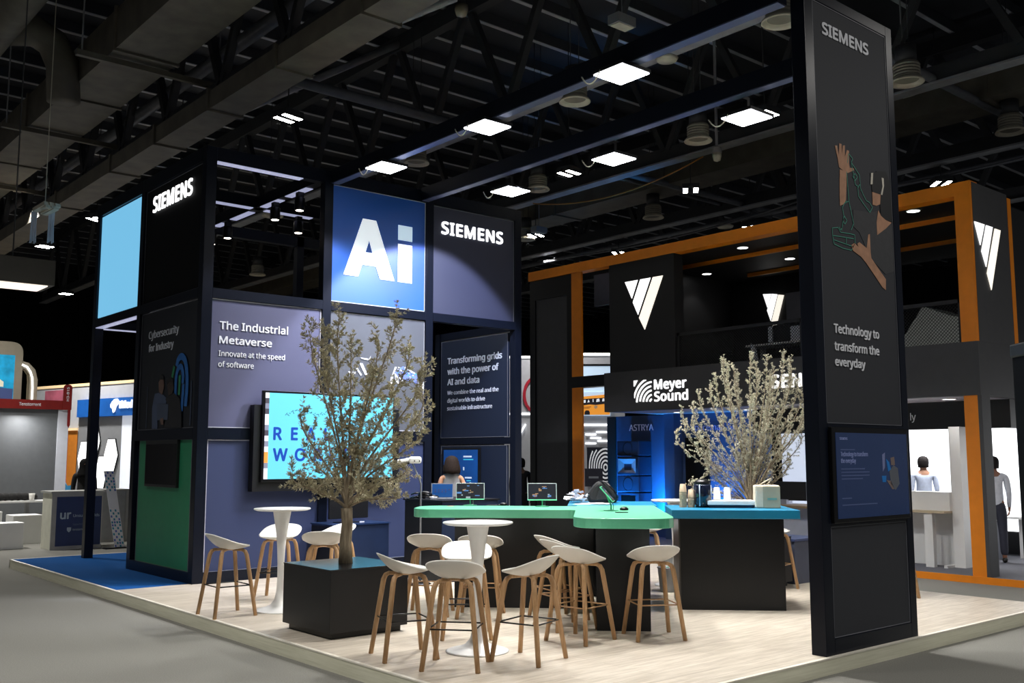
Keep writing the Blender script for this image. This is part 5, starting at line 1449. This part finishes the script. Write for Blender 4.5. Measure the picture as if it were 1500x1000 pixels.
# downlights
def downlight(x, y, z, lab, r=.10, e=1.3):
    t = thing('downlight', lab, 'downlight', (x, y, z), 0, 'downlights of the orange stand')
    MB().lathe([(r * 1.15, 0), (r * 1.15, -.012), (r, -.014), (r, 0)], (x, y, z), 20).build('trim_ring', M_white, t)
    MB().lathe([(0, -.008), (r, -.006)], (x, y, z), 20).build('lens', mat('downlight_glow_%d' % int(e * 10), (255, 255, 255), .3, emit=e * 6, var=0), t)
    spot('downlight_beam', (x, y, z - .02), (x, y, 0), 22, 100, .5, (1, .97, .94), .06)
downlight(15.86, 11.65, 5.95, 'ceiling downlight between the orange beam and the upper orange stripe')
downlight(17.5, 11.68, 5.95, 'ceiling downlight between the two orange ceiling stripes')
downlight(17.57, 13.9, 5.95, 'ceiling downlight farthest left on the upper floor')
downlight(15.6, 8.0, 5.95, 'ceiling downlight in the opening left of the orange upper post')
downlight(16.1, 13.55, 2.80, 'soffit downlight under the sign with arcs')
downlight(16.2, 11.85, 2.80, 'soffit downlight behind the top of the rear olive tree')
downlight(15.7, 7.6, 2.80, 'soffit downlight left of the orange lower post')
# speakers in the blue niche
z = .1
spk = [('tall', .62), ('flat', .34), ('ring', .36), ('horn', .42), ('ring', .34)]
labs = ['lowest speaker box of the column in the blue niche', 'second speaker box from the floor in the blue niche', 'third speaker box from the floor in the blue niche',
        'fourth speaker box from the floor, with a pale horn, in the blue niche', 'topmost speaker box of the column in the blue niche']
M_spk = mat('blue_grey_speaker', (34, 52, 78), .5)
for (kind, hh), lab in zip(spk, labs):
    t = thing('loudspeaker', lab, 'loudspeaker', (16.75, 15.43, z), 0, 'speaker boxes in the blue niche')
    y0_, y1_ = 15.10, 15.76
    MB().box(16.55, y0_, z + .01, 16.98, y1_, z + hh).build('cabinet', M_spk, t, bevel=.015)
    cx = 16.545
    f = MB()
    if kind in ('tall', 'ring'):
        rr_ = min(hh, .62) * .42
        f.add([(cx, 15.43 + rr_ * math.cos(a), z + hh / 2 + rr_ * math.sin(a)) for a in [6.283 * i / 24 for i in range(24)]] + [(cx + .04, 15.43 + rr_ * .4 * math.cos(a), z + hh / 2 + rr_ * .4 * math.sin(a)) for a in [6.283 * i / 24 for i in range(24)]],
              [(i, (i + 1) % 24, 24 + (i + 1) % 24, 24 + i) for i in range(24)] + [tuple(range(24, 48))])
        f.build('cone', M_blackgloss, t)
    elif kind == 'flat':
        f.box(cx - .005, y0_ + .12, z + .10, cx + .02, y1_ - .12, z + hh - .08).build('port', M_blackgloss, t)
    else:
        f.add([(cx - .03, y0_ + .06, z + .06), (cx - .03, y1_ - .06, z + .06), (cx - .03, y1_ - .06, z + hh - .05), (cx - .03, y0_ + .06, z + hh - .05), (cx + .03, 15.43, z + .16), (cx + .03, 15.43, z + .18)],
              [(0, 1, 4), (1, 2, 5, 4), (2, 3, 5), (3, 0, 4, 5)])
        f.build('horn', mat('pale_horn', (150, 158, 176), .4), t)
    z += hh + .01
t = thing('wall_screen', 'switched-off black screen in the blue niche left of the rear olive tree', 'screen', (16.97, 13.8, 1.27))
MB().box(16.93, 13.46, 1.25, 16.99, 14.09, 2.28).build('housing', M_blackgloss, t, bevel=.005)
for (x, y, z_), w in (((16.75, 15.98, .25), 70), ((16.6, 14.7, .25), 60), ((16.6, 13.0, .25), 50), ((16.2, 15.43, .2), 40)):
    d = bpy.data.lights.new('blue_uplight', 'AREA'); d.energy = w * .7; d.size = .2; d.spread = R(75); d.color = (.02, .36, 1.0)
    o = bpy.data.objects.new('blue_uplight', d); o.location = (x, y, z_); o.rotation_euler = Vector((.5, 0, .9)).to_track_quat('-Z', 'Y').to_euler(); COL.objects.link(o)
d = bpy.data.lights.new('room_fill_light', 'AREA'); d.energy = 90; d.size = 1.2  # added fill light for the ground floor room, no fixture
o = bpy.data.objects.new('room_fill_light', d); o.location = (17.6, 8.8, 2.78); COL.objects.link(o)
# balcony furniture and draped cloth
t = thing('balcony_table', 'long white table behind the mesh railing of the upper floor', 'table', (16.4, 10.6, 3.55))
MB().box(16.2, 9.3, 4.02, 16.8, 11.9, 4.06).build('tabletop', M_white, t)
for y in (9.5, 11.7): MB().box(16.45, y - .03, 3.55, 16.55, y + .03, 4.02).build('leg', M_white, t)
t = thing('coffee_machine', 'dark machine with pale sides on the balcony table', 'coffee machine', (16.5, 11.2, 4.06))
MB().box(16.35, 10.95, 4.06, 16.7, 11.35, 4.42).build('body', M_black, t)
MB().box(16.33, 11.36, 4.10, 16.7, 11.45, 4.40).box(16.33, 10.62, 4.06, 16.7, 10.94, 4.36).build('side_tanks', mat('pale_tank', (196, 200, 210), .4), t)
t = thing('plastic_wrap', 'crumpled white wrap on the balcony table below the lit logo', 'plastic wrap', (16.4, 10.2, 4.06))
b = MB(); crumple(b, (16.4, 10.25, 4.06), (.14, .3, .18), 60, 9); b.build('wrap', mat('milky_plastic', (216, 220, 232), .2), t)
t = thing('cloth', 'strip of white cloth hanging behind the balcony railing', 'cloth', (15.3, 11.0, 3.7))
MB().prism([(-11.07, 3.63), (-10.95, 3.63), (-10.99, 3.85), (-11.10, 3.97), (-11.12, 3.95)], (15.3, 0, 0), YM, ZP, .01).build('fabric', M_print_white, t)
t = thing('office_chair', 'black swivel chair behind the orange lower post', 'chair', (17.3, 8.3, .1))
b = MB()
for k in range(5):
    a = 2 * math.pi * k / 5
    b.bar((17.3, 8.2, .17), (17.3 + .28 * math.cos(a), 8.2 + .28 * math.sin(a), .14), .04, .03)
    b.lathe([(0, .0), (.03, .01), (.03, .05), (0, .06)], (17.3 + .28 * math.cos(a), 8.2 + .28 * math.sin(a), .1), 10)
b.build('star_base', M_black, t)
MB().tube([(17.3, 8.2, .15), (17.3, 8.2, .48)], .025, 10).build('column', M_rail, t)
MB().box(17.06, 7.96, .48, 17.54, 8.44, .55).build('seat', mat('pale_seat_fabric', (200, 204, 214), .8), t, bevel=.03)
MB().tube([(17.1, 7.92, .5), (17.1, 7.92, .74), (17.3, 7.92, .77), (17.5, 7.92, .74)], .02, 8).tube([(17.1, 8.48, .5), (17.1, 8.48, .74), (17.3, 8.48, .77), (17.5, 8.48, .74)], .02, 8).build('armrests', M_black, t, smooth=True)
MB().box(17.52, 8.0, .6, 17.57, 8.4, 1.05).build('backrest', M_black, t, bevel=.02)
small('cardboard_box', 'small brown box on the floor by the swivel chair', 'box', (16.9, 8.25, .1), (.3, .3, .28), mat('cardboard', (150, 112, 74), .8), R(10))
t = thing('desk', 'white desk behind the orange lower post with small black items', 'desk', (18.4, 8.3, .1))
MB().box(18.2, 7.6, .78, 18.8, 9.3, .82).build('desktop', M_white, t)
for y in (7.7, 9.2): MB().box(18.3, y - .03, .1, 18.7, y + .03, .78).build('leg', M_white, t)
small('cup', 'small black cup on the white desk', 'cup', (18.35, 8.42, .82), (.09, .09, .16), M_black)
t = thing('storage_cabinet', 'grey drawer unit in front of the man in white shirt', 'cabinet', (18.0, 8.0, .1))
MB().box(17.75, 7.95, .1, 18.15, 8.25, .75).build('body', mat('grey_drawers', (120, 124, 136), .5), t)

# ------------------------------------------------------------------ stands far behind, seen through the middle gap
G = Vector((22.1, 25.6, 0))
def gp(u, w, z): return G + CR * u + CF * w + ZP * z
def gbox(b, u0, u1, w0, w1, z0, z1, mi=0):
    return b.obox(gp((u0 + u1) / 2, (w0 + w1) / 2, (z0 + z1) / 2), CR * (u1 - u0) / 2, CF * (w1 - w0) / 2, ZP * (z1 - z0) / 2, mi)
M_wstand = mat('pale_stand_wall', (196, 198, 206), .6, var=.04)
M_line = mat('white_light_line', (255, 255, 255), .4, emit=1.6, var=0)
M_paleblue = mat('pale_blue_lightbox', (190, 214, 238), .5, emit=.55, emit_rgb=(196, 218, 240), var=.05, scale=1)
t = thing('distant_stand', 'white stand with lit edges seen between tower corner post and tall column', 'exhibition stand', gp(0, 0, 0))
gbox(MB(), -.5, .55, 0, .3, 0, 5.25).build('wall', M_wstand, t)
gbox(MB(), -.5, .55, -.02, .02, 5.20, 5.28).build('light_line', M_line, t)
gbox(MB(), -.5, .55, -.03, .0, 3.27, 3.33).build('light_line', M_line, t)
MB().bar(gp(.0, -.05, 2.55), gp(.22, -.05, 2.95), .05, .05).build('light_tube', M_line, t)
b = MB()
for k in range(10):
    a0, a1 = R(100 + 17 * k), R(100 + 17 * (k + 1))
    q = [(.55 + .42 * math.cos(a0), 3.95 + .62 * math.sin(a0)), (.55 + .42 * math.cos(a1), 3.95 + .62 * math.sin(a1)), (.55 + .32 * math.cos(a1), 3.95 + .52 * math.sin(a1)), (.55 + .32 * math.cos(a0), 3.95 + .52 * math.sin(a0))]
    b.prism(q, G - CF * .02, CR, ZP, .01)
b.build('red_arc', mat('red_arc_paint', (190, 40, 60), .5), t)
t = thing('distant_stand', 'white stand with pale blue lightbox and spiral print behind the orange column post', 'exhibition stand', gp(2.6, 0, 0))
gbox(MB(), 1.95, 3.6, 0, .3, 0, 5.36).build('wall', M_wstand, t)
gbox(MB(), 1.95, 3.6, -.03, .02, 5.30, 5.38).build('light_line', M_line, t)
gbox(MB(), 1.95, 3.6, -.04, .0, 4.93, 5.0).build('dark_band', M_black, t)
gbox(MB(), 1.95, 3.6, -.03, .0, 4.03, 4.93).build('lightbox', M_paleblue, t)
gbox(MB(), 1.95, 3.6, -.05, .0, 2.90, 2.96).build('light_line', M_line, t)
b = MB()
for u, z in ((2.25, 2.58), (2.62, 2.66), (2.42, 2.46), (2.66, 2.36), (2.25, 2.28)):
    gbox(b, u, u + .36, -.04, 0, z, z + .05)
b.build('light_dash', M_line, t)
b = MB(); gbox(b, 2.30, 3.2, -.03, .0, .9, 2.17)
b.build('print_ground', mat('ink_print', (26, 30, 46), .5), t)
b = MB()
for k in range(7):
    r0, r1 = .07 + .13 * k, .13 + .13 * k
    for i in range(28):
        a0, a1 = 6.2832 * i / 28, 6.2832 * (i + 1) / 28
        P4 = [(2.92 + r * math.cos(a) * .62, 1.5 + r * math.sin(a) * 1.0) for r, a in ((r1, a0), (r1, a1), (r0, a1), (r0, a0))]
        if all(2.32 < p[0] < 3.18 and .92 < p[1] < 2.15 for p in P4): b.prism(P4, G - CF * .03, CR, ZP, .006)
b.build('spiral_print', mat('white_spiral', (240, 242, 248), .5, emit=.3, var=0), t)
t = thing('picture_screen', 'lit screen showing an orange bus behind the black cross rail', 'screen', gp(2.5, -.1, 3.3))
b = MB(); gbox(b, 2.10, 3.1, -.10, -.02, 3.24, 4.04); b.build('housing', M_paleblue, t)
bus = MB()
for q, mi, l in (([(2.12, 3.27), (3.08, 3.27), (3.08, 3.97), (2.12, 3.88)], 0, 0), ([(2.12, 3.58), (2.40, 3.62), (2.60, 3.60), (3.08, 3.66), (3.08, 3.86), (2.12, 3.80)], 1, .004), ([(2.22, 3.27), (2.40, 3.27), (2.40, 3.36), (2.36, 3.42), (2.26, 3.42), (2.22, 3.36)], 1, .004),
                 ([(2.16, 3.66), (2.26, 3.68), (2.26, 3.78), (2.18, 3.76)], 2, .008), ([(2.32, 3.68), (2.40, 3.70), (2.36, 3.79)], 2, .008), ([(2.50, 3.70), (2.53, 3.70), (2.53, 3.8), (2.5, 3.8)], 2, .008), ([(2.62, 3.70), (2.74, 3.72), (2.72, 3.82), (2.64, 3.80)], 2, .008), ([(2.82, 3.72), (2.9, 3.73), (2.9, 3.82), (2.84, 3.82)], 2, .008),
                 ([(2.2, 3.52), (2.45, 3.53), (2.45, 3.545), (2.2, 3.535)], 1, .004), ([(2.2, 3.48), (2.40, 3.49), (2.40, 3.505), (2.2, 3.495)], 1, .004), ([(2.6, 3.46), (2.68, 3.54), (2.6, 3.60), (2.53, 3.53)], 3, .004)):
    bus.prism(q, G - CF * (.10 + l), CR, ZP, .004, mi)
bus.build('picture', [mat('bus_orange', (240, 160, 60), .5, emit=.55, emit_rgb=(236, 150, 50), var=0), mat('bus_dark', (40, 40, 50), .5, emit=.02, var=0), mat('bus_white', (220, 226, 236), .5, emit=.6, var=0), mat('bus_grey', (170, 150, 120), .5, emit=.3, var=0)], t)
t = thing('information_board', 'small grey board with white letters left of the backpack', 'board', gp(2.1, -3, 0))
gbox(MB(), 2.0, 2.55, -3.05, -3.0, .95, 1.5).build('board', mat('grey_board', (82, 82, 98), .6), t)
gbox(MB(), 2.2, 2.25, -3.0, -2.95, 0, .95).build('post', M_steel, t)
gbox(MB(), 2.12, 2.42, -3.056, -3.05, 1.2, 1.26).build('printed_word', M_print_grey, t)
t = thing('distant_stand', 'pale slanted stand roof seen through the right upper opening', 'exhibition stand', (26, 12.8, 0))
MB().prism([(-14.2, 4.6), (-11.4, 4.6), (-11.4, 5.35), (-12.4, 5.6), (-13.2, 5.95)], (26, 0, 0), YM, ZP, -1.5).build('roof', mat('pale_roof_cloth', (170, 174, 168), .7), t)
MB().box(26.2, 11.6, 0, 26.4, 14.0, 4.6).build('wall', M_anthra_dark, t)

# ------------------------------------------------------------------ left background: wall with blue sign and hexagon lights
WU, WN = Vector((.241, -.9706, 0)), Vector((-.9706, -.241, 0))
WP = Vector((9.85, 36.8, 0))
def wp(u, z, l=0.0): return WP + WU * u + ZP * z + WN * l
def wpoly(nm, q, m, parent, l, d): return MB().prism(q, WP + WN * l, WU, ZP, d).build(nm, m, parent)
t = thing('distant_stand', 'pale stand wall with blue sign band behind the slim tower post', 'exhibition stand', WP)
wpoly('wall', [(-.5, 0), (9, 0), (9, 4.18), (-.5, 4.18)], mat('pale_grey_stand_wall', (186, 188, 194), .7, var=.04), t, -.3, .3)
wpoly('warm_edge', [(-.5, 4.18), (9, 4.18), (9, 4.27), (-.5, 4.27)], mat('warm_lit_edge', (236, 206, 160), .5, emit=.5, var=0), t, -.3, .32)
tag(wpoly('grey_field', [(2.5, 0), (4.95, 0), (4.95, 3.14), (2.5, 3.14)], mat('mid_grey_field', (136, 138, 142), .7, var=.04), t, 0, .02), 'mid grey wall field')
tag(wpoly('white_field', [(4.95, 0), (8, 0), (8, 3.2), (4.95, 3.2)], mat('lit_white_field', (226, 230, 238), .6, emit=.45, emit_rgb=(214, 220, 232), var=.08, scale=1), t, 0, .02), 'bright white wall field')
s = tag(wpoly('sign_band', [(2.52, 3.15), (6.6, 3.15), (6.6, 3.72), (2.52, 3.72)], mat('blue_sign_band', (20, 84, 160), .5, emit=.28, emit_rgb=(24, 92, 176), var=.2, scale=2), t, .02, .1), 'blue sign band')
wpoly('lit_symbol', [(4.62, 3.25), (4.70, 3.30), (4.76, 3.44), (4.86, 3.52), (4.88, 3.62), (4.82, 3.68), (4.68, 3.68), (4.54, 3.60), (4.46, 3.50), (4.48, 3.42), (4.56, 3.38)], M_lit, s, .12, .03)
lettering('lit_lettering', 'tMed', M_lit, s, wp(4.92, 3.38, .12), WU, ZP, .70, .24, .03, .03)
M_hex = mat('lit_hexagon', (255, 255, 255), .4, emit=1.1, var=0)
def hexagon(u, z, w, h, lab):
    t = thing('hexagon_light', lab, 'wall light', wp(u, z, .05), 0, 'hexagon wall lights')
    q = [(u - w / 2, z), (u - w / 4, z - h / 2), (u + w / 4, z - h / 2), (u + w / 2, z), (u + w / 4, z + h / 2), (u - w / 4, z + h / 2)]
    q2 = [(u + (a - u) * 1.05, z + (c - z) * 1.05) for a, c in q]
    MB().prism(q2, WP + WN * .02, WU, ZP, .04).build('frame', M_black, t)
    MB().prism(q, WP + WN * .06, WU, ZP, .01).build('glowing_face', M_hex, t)
hexagon(2.95, 1.80, .68, 1.08, 'lit hexagon left of the slim tower post, above the dark head')
hexagon(4.48, 1.91, .73, 1.0, 'lit hexagon right of the slim tower post, highest and fully visible')
hexagon(3.52, 2.35, .62, 1.02, 'lit hexagon mostly hidden by the slim tower post, upper one')
hexagon(3.98, 1.36, .60, 1.0, 'lit hexagon mostly hidden by the slim tower post, right lower one')
hexagon(3.50, 1.22, .55, 1.0, 'lit hexagon mostly hidden by the slim tower post, left lower one')
t = thing('banner', 'hanging orange banner with pink and blue foot left of the hexagon lights', 'banner', wp(2.2, 1, .1))
MB().prism([(1.98, .9), (2.50, .9), (2.50, 2.72), (1.90, 2.72)], WP + WN * .04, WU, ZP, .02).build('orange_cloth', mat('orange_print', (212, 128, 40), .6), t)
MB().prism([(1.86, 1.2), (1.98, .9), (1.98, 2.72), (1.86, 2.72)], WP + WN * .04, WU, ZP, .02).build('pink_edge', mat('pink_print', (196, 90, 130), .6), t)
MB().prism([(1.8, .5), (2.5, .5), (2.5, .95), (2.1, .9), (1.8, 1.15)], WP + WN * .065, WU, ZP, .02).build('blue_foot', mat('cyan_print', (60, 140, 190), .6), t)
MB().prism([(1.85, 2.72), (2.52, 2.72), (2.52, 2.80), (1.85, 2.80)], WP + WN * .04, WU, ZP, .06).build('rail', mat('warm_lit_edge', (236, 206, 160), .5), t)
# stand with red band and screen tower
t = thing('distant_stand', 'grey-walled stand with red name band on the far left', 'exhibition stand', (7, 31.5, 0))
box_part('wall', mat('graphite_wall', (92, 94, 96), .5, var=.06), t, 3.0, 31.5, 0, 8.95, 31.8, 3.3)
box_part('white_post', M_wstand, t, 8.95, 31.45, 0, 9.25, 31.9, 3.25)
s = tag(box_part('name_band', mat('deep_red_band', (126, 20, 14), .5), t, 3.0, 31.42, 3.26, 9.22, 31.5, 3.53), 'red name band')
lettering('lettering', 'Tenstorrent', M_print_white, s, (7.84, 31.42, 3.352), XP, ZP, .60, .09, .01, .01)
b = MB()
b.prism(rounded([(9.05, 3.26), (9.30, 3.26), (9.30, 4.02), (9.05, 4.02)], [0, 0, .12, .12], 5), (0, 31.42, 0), XP, ZP, .02)
b.prism([(9.20, 3.26), (9.28, 3.26), (9.28, 2.8), (9.24, 2.72), (9.20, 2.8)], (0, 31.42, 0), XP, ZP, .02)
s = b.build('stand_number_flag', mat('deep_red_band', (126, 20, 14), .5), t)
lettering('lettering', 'H3-B15', M_print_white, s, (9.215, 31.40, 3.52), ZP, XM, .42, .07, .01, .005)
d = bpy.data.lights.new('wall_washer', 'AREA'); d.energy = 60; d.size = .4
o = bpy.data.objects.new('wall_washer', d); o.location = (7.9, 31.0, 3.2); o.rotation_euler = (R(-14), 0, 0); COL.objects.link(o)
t = thing('screen_tower', 'beige rounded tower with a picture screen above the red name band', 'screen tower', (7, 31.9, 3.3))
M_beige = mat('beige_cladding', (160, 152, 134), .7, var=.05)
MB().prism(rounded([(3.0, 0), (8.0, 0), (8.0, 5.25), (3.0, 5.25)], [0, 0, .35, 0]), (0, 32.4, 0), XP, ZP, .5).build('tower_body', M_beige, t)
b = MB()
b.prism([(4.5, 3.5), (7.78, 3.5), (7.78, 4.85), (4.5, 4.85)], (0, 31.9, 0), XP, ZP, .01)
p = b.build('display', mat('lit_sea_screen', (30, 150, 190), .4, emit=.5, emit_rgb=(30, 150, 200), var=.6, scale=3), t)
b = MB()
b.prism([(5.5, 4.6), (7.15, 4.3), (7.5, 4.05), (7.5, 3.9), (7.3, 3.92), (6.6, 4.35)], (0, 31.89, 0), XP, ZP, .01, 0)
b.prism([(5.5, 4.2), (6.8, 4.1), (7.3, 3.88), (7.76, 3.85), (7.76, 3.51), (5.5, 3.51)], (0, 31.885, 0), XP, ZP, .01, 1)
b.prism([(6.9, 3.9), (7.15, 3.82), (7.0, 3.75), (6.8, 3.8)], (0, 31.87, 0), XP, ZP, .01, 2)
b.build('picture', [mat('screen_cream', (220, 212, 190), .4, emit=.5, var=0), mat('screen_slate', (70, 84, 130), .4, emit=.35, var=0), mat('screen_ink', (24, 30, 60), .4, emit=.1, var=0)], p)
b = MB()
arch = [(8.02, 3.3), (8.42, 3.3), (8.42, 4.15), (8.34, 4.45), (8.16, 4.62), (7.98, 4.68), (7.98, 4.52), (8.10, 4.44), (8.2, 4.3), (8.22, 4.1), (8.22, 3.3)]
MB().prism([(8.22, 3.3), (8.44, 3.3), (8.44, 4.15), (8.36, 4.45), (8.18, 4.64), (7.98, 4.70), (7.98, 4.50), (8.10, 4.44), (8.2, 4.3), (8.22, 4.1)], (0, 32.2, 0), XP, ZP, .3).build('arch', M_beige, t)
MB().tube([(7.98, 31.88, 4.58), (8.12, 31.88, 4.52), (8.22, 31.88, 4.38), (8.28, 31.88, 4.2), (8.30, 31.88, 3.9), (8.30, 31.88, 3.3)], .03, 8).build('light_tube', M_line, t, smooth=True)
t = thing('poster', 'pink round print on the pale wall between light tube and red flag', 'poster', (9.6, 36, 3.8))
MB().prism([(.35, 3.5), (1.5, 3.5), (1.6, 3.8), (1.5, 4.1), (.35, 4.1)], WP + WN * .01, WU, ZP, .02).build('pink_field', mat('pink_poster', (176, 92, 112), .6, var=.2, scale=3), t)
MB().prism([(1.5, 3.5), (1.95, 3.5), (1.95, 4.1), (1.5, 4.1), (1.6, 3.8)], WP + WN * .01, WU, ZP, .02).build('lilac_field', mat('lilac_poster', (120, 130, 170), .6), t)
# hanging light box top left
t = thing('hanging_light_box', 'dark hanging box with a lit underside at the left edge', 'hanging lamp', (3.5, 15, 4.3))
MB().box(1.0, 14.9, 4.30, 4.10, 15.6, 4.66).build('box', mat('dark_taupe_box', (52, 50, 46), .6), t)
MB().box(1.05, 14.95, 4.285, 4.02, 15.5, 4.30).build('lit_underside', mat('warm_light_underside', (255, 240, 220), .4, emit=1.2, emit_rgb=(250, 236, 220), var=0), t)
for x in (2.0, 3.6): MB().tube([(x, 15.2, 4.66), (x, 15.2, 9.0)], .01, 5).build('suspension_wire', M_steel, t)
# reception counter of the left stand
t = thing('reception_counter', 'reception counter with navy front panel on the far left', 'counter', (6.6, 21.8, 0))
M_cframe = mat('grey_counter_frame', (160, 160, 156), .5)
MB().box(6.10, 21.5, 0, 7.08, 22.2, 1.13).build('body', mat('cream_counter', (206, 206, 190), .6), t)
MB().box(6.06, 21.46, 1.13, 7.12, 22.24, 1.17).build('top', M_cframe, t)
MB().box(6.08, 21.47, 0, 6.17, 21.5, 1.13).box(6.17, 21.47, 0, 7.08, 21.5, .07).box(6.17, 21.47, 1.06, 7.08, 21.5, 1.13).build('frame', M_cframe, t)
p = MB().box(6.17, 21.475, .07, 7.06, 21.5, 1.06).build('front_panel', mat('navy_counter_panel', (34, 52, 96), .5, var=.08), t)
lettering('lettering', 'ur', mat('pale_teal_print', (170, 186, 196), .6), p, (6.245, 21.475, .61), XP, ZP, .215, .17, .05, .004)
lettering('lettering', 'Unsung Fields', mat('pale_teal_print', (170, 186, 196), .6), p, (6.50, 21.475, .645), XP, ZP, .52, .055, .01, .004)
lettering('lettering', 'Supported by', mat('dim_teal_print', (96, 112, 140), .6), p, (6.50, 21.475, .48), XP, ZP, .24, .04, .0, .004)
lettering('lettering', 'tenstorrent', mat('pale_teal_print', (170, 186, 196), .6), p, (6.50, 21.475, .372), XP, ZP, .26, .045, .0, .004)
MB().prism([(6.39, .44), (6.47, .44), (6.47, .38), (6.43, .34), (6.39, .38)], (0, 21.473, 0), XP, ZP, .003).build('small_emblem', mat('pale_teal_print', (170, 186, 196), .6), p)
t = thing('reception_counter', 'grey counter behind the leaning patterned banner', 'counter', (7.7, 23, 0))
MB().box(7.35, 22.7, 0, 8.03, 23.3, 1.11).build('body', mat('grey_counter_body', (156, 158, 160), .6), t)
MB().box(7.33, 22.68, 1.11, 8.06, 23.32, 1.15).build('top', M_cframe, t)
MB().box(7.98, 22.68, 0, 8.05, 22.70, 1.11).box(7.35, 22.68, 0, 7.98, 22.70, .06).build('frame', M_cframe, t)
t = thing('roll_up_banner', 'narrow white banner with blue and teal squares leaning beside the slim tower post', 'banner', (7.25, 21.3, 0))
b = MB()
A0, A1, B0, B1 = Vector((7.22, 21.05, .02)), Vector((7.42, 21.05, .02)), Vector((7.03, 21.35, 1.57)), Vector((7.23, 21.35, 1.57))
def bl(u, v): return (A0 * (1 - u) + A1 * u) * (1 - v) + (B0 * (1 - u) + B1 * u) * v
nrm = (A1 - A0).cross(B0 - A0).normalized()
b.add([bl(0, 0), bl(1, 0), bl(1, 1), bl(0, 1), bl(0, 0) - nrm * .012, bl(1, 0) - nrm * .012, bl(1, 1) - nrm * .012, bl(0, 1) - nrm * .012], [(0, 1, 2, 3), (7, 6, 5, 4), (0, 4, 5, 1), (1, 5, 6, 2), (2, 6, 7, 3), (3, 7, 4, 0)])
b.build('panel', M_print_white, t)
b = MB()
rr = random.Random(3)
for i in range(4):
    for j in range(26):
        if 13 <= j <= 18: continue
        if (i + j) % 2 == 0 or rr.random() < .15:
            u0, v0 = i / 4 + .02, j / 26 + .004
            b.add([bl(u0, v0) + nrm * .001, bl(u0 + .17, v0) + nrm * .001, bl(u0 + .17, v0 + .028) + nrm * .001, bl(u0, v0 + .028) + nrm * .001], [(0, 1, 2, 3)], rr.choice((0, 1, 1)))
b.build('square_pattern', [mat('banner_blue', (92, 110, 190), .6), mat('banner_teal', (40, 140, 170), .6)], t)
MB().box(7.0, 20.95, 0, 7.46, 21.15, .03).build('foot', M_black, t)
for (x, y, w, d_, hh), lab in (((5.15, 22.2, .62, .5, .53), 'white cube seat nearest us on the far left'), ((5.85, 23.4, .6, .6, .61), 'white cube seat behind, touching the navy counter'), ((5.35, 24.3, .5, .5, .66), 'white cube seat farthest back under the small table')):
    o = MB().box(x, y, 0, x + w, y + d_, hh).build('cube_seat', M_white, None, bevel=.01)
    tag(o, lab, 'seat', 'white cube seats')
t = thing('side_table', 'thin white table with a paper cup on the far left', 'table', (6.5, 26, 0))
MB().box(6.05, 25.7, .78, 7.3, 26.3, .82).build('tabletop', M_white, t)
MB().box(6.75, 25.95, 0, 6.83, 26.05, .78).build('leg', M_steel2, t)
t = thing('paper_cup', 'white paper cup on the thin white table, far left', 'cup', (6.9, 25.9, .82))
MB().lathe([(.05, 0), (.07, .17), (.06, .17), (0, .02)], (6.85, 25.85, .82), 16).build('wall', M_cupw, t, smooth=True)
t = thing('folding_chair', 'black chair at the left edge before the thin white table', 'chair', (5.7, 25.3, 0))
MB().tube([(5.35, 25.4, .55), (5.4, 25.4, .9), (5.6, 25.4, 1.02), (5.75, 25.4, .9), (5.72, 25.4, .55)], .03, 8).build('backrest', M_black, t, smooth=True)
MB().box(5.35, 25.0, .48, 5.8, 25.45, .55).build('seat', M_black, t, bevel=.02)
for x in (5.4, 5.75):
    for y in (25.05, 25.4): MB().tube([(x, y, 0), (x, y, .5)], .018, 6).build('leg', M_black, t)
t = thing('bag_heap', 'black bag and coat heaped on the thin white table', 'bag', (6.4, 26.1, .82))
b = MB()
for k in range(6):
    b.lathe([(0, 0), (.16, .03), (.15, .12), (.07, .18), (0, .19)], (6.2 + .14 * k, 26.1 + .03 * (k % 2), .82), 12)
b.build('bags', mat('black_cloth', (20, 20, 20), .9), t, smooth=True)
t = thing('trolley', 'dark wheeled trolley peeking out behind the green-panelled tower wall', 'trolley', (8.3, 22.2, 0))
for y in (21.6, 22.2):
    MB().lathe([(.0, -.03), (.12, -.03), (.13, 0), (.12, .03), (0, .03)], (0, 0, 0), 18).build('wheel', M_black, t, local=True)
    w_ = t.children[-1]; w_.location = (.0, y - 22.2, .13); w_.rotation_euler = (0, R(90), 0)
MB().box(8.2, 21.6, .12, 8.7, 22.3, .2).tube([(8.22, 21.7, .2), (8.22, 21.7, 1.3)], .02, 8).build('platform', M_black, t)
t = thing('glow_strip', 'pale blue light strip low on the wall behind the green-panelled tower', 'light strip', (9.5, 26, .5))
MB().box(9.0, 27.0, .45, 11.0, 27.05, .62).build('glowing_strip', mat('cyan_strip_glow', (130, 210, 250), .4, emit=.9, var=0), t)
MB().box(9.0, 27.05, 0, 11.0, 27.1, .45).build('base', M_wstand, t)
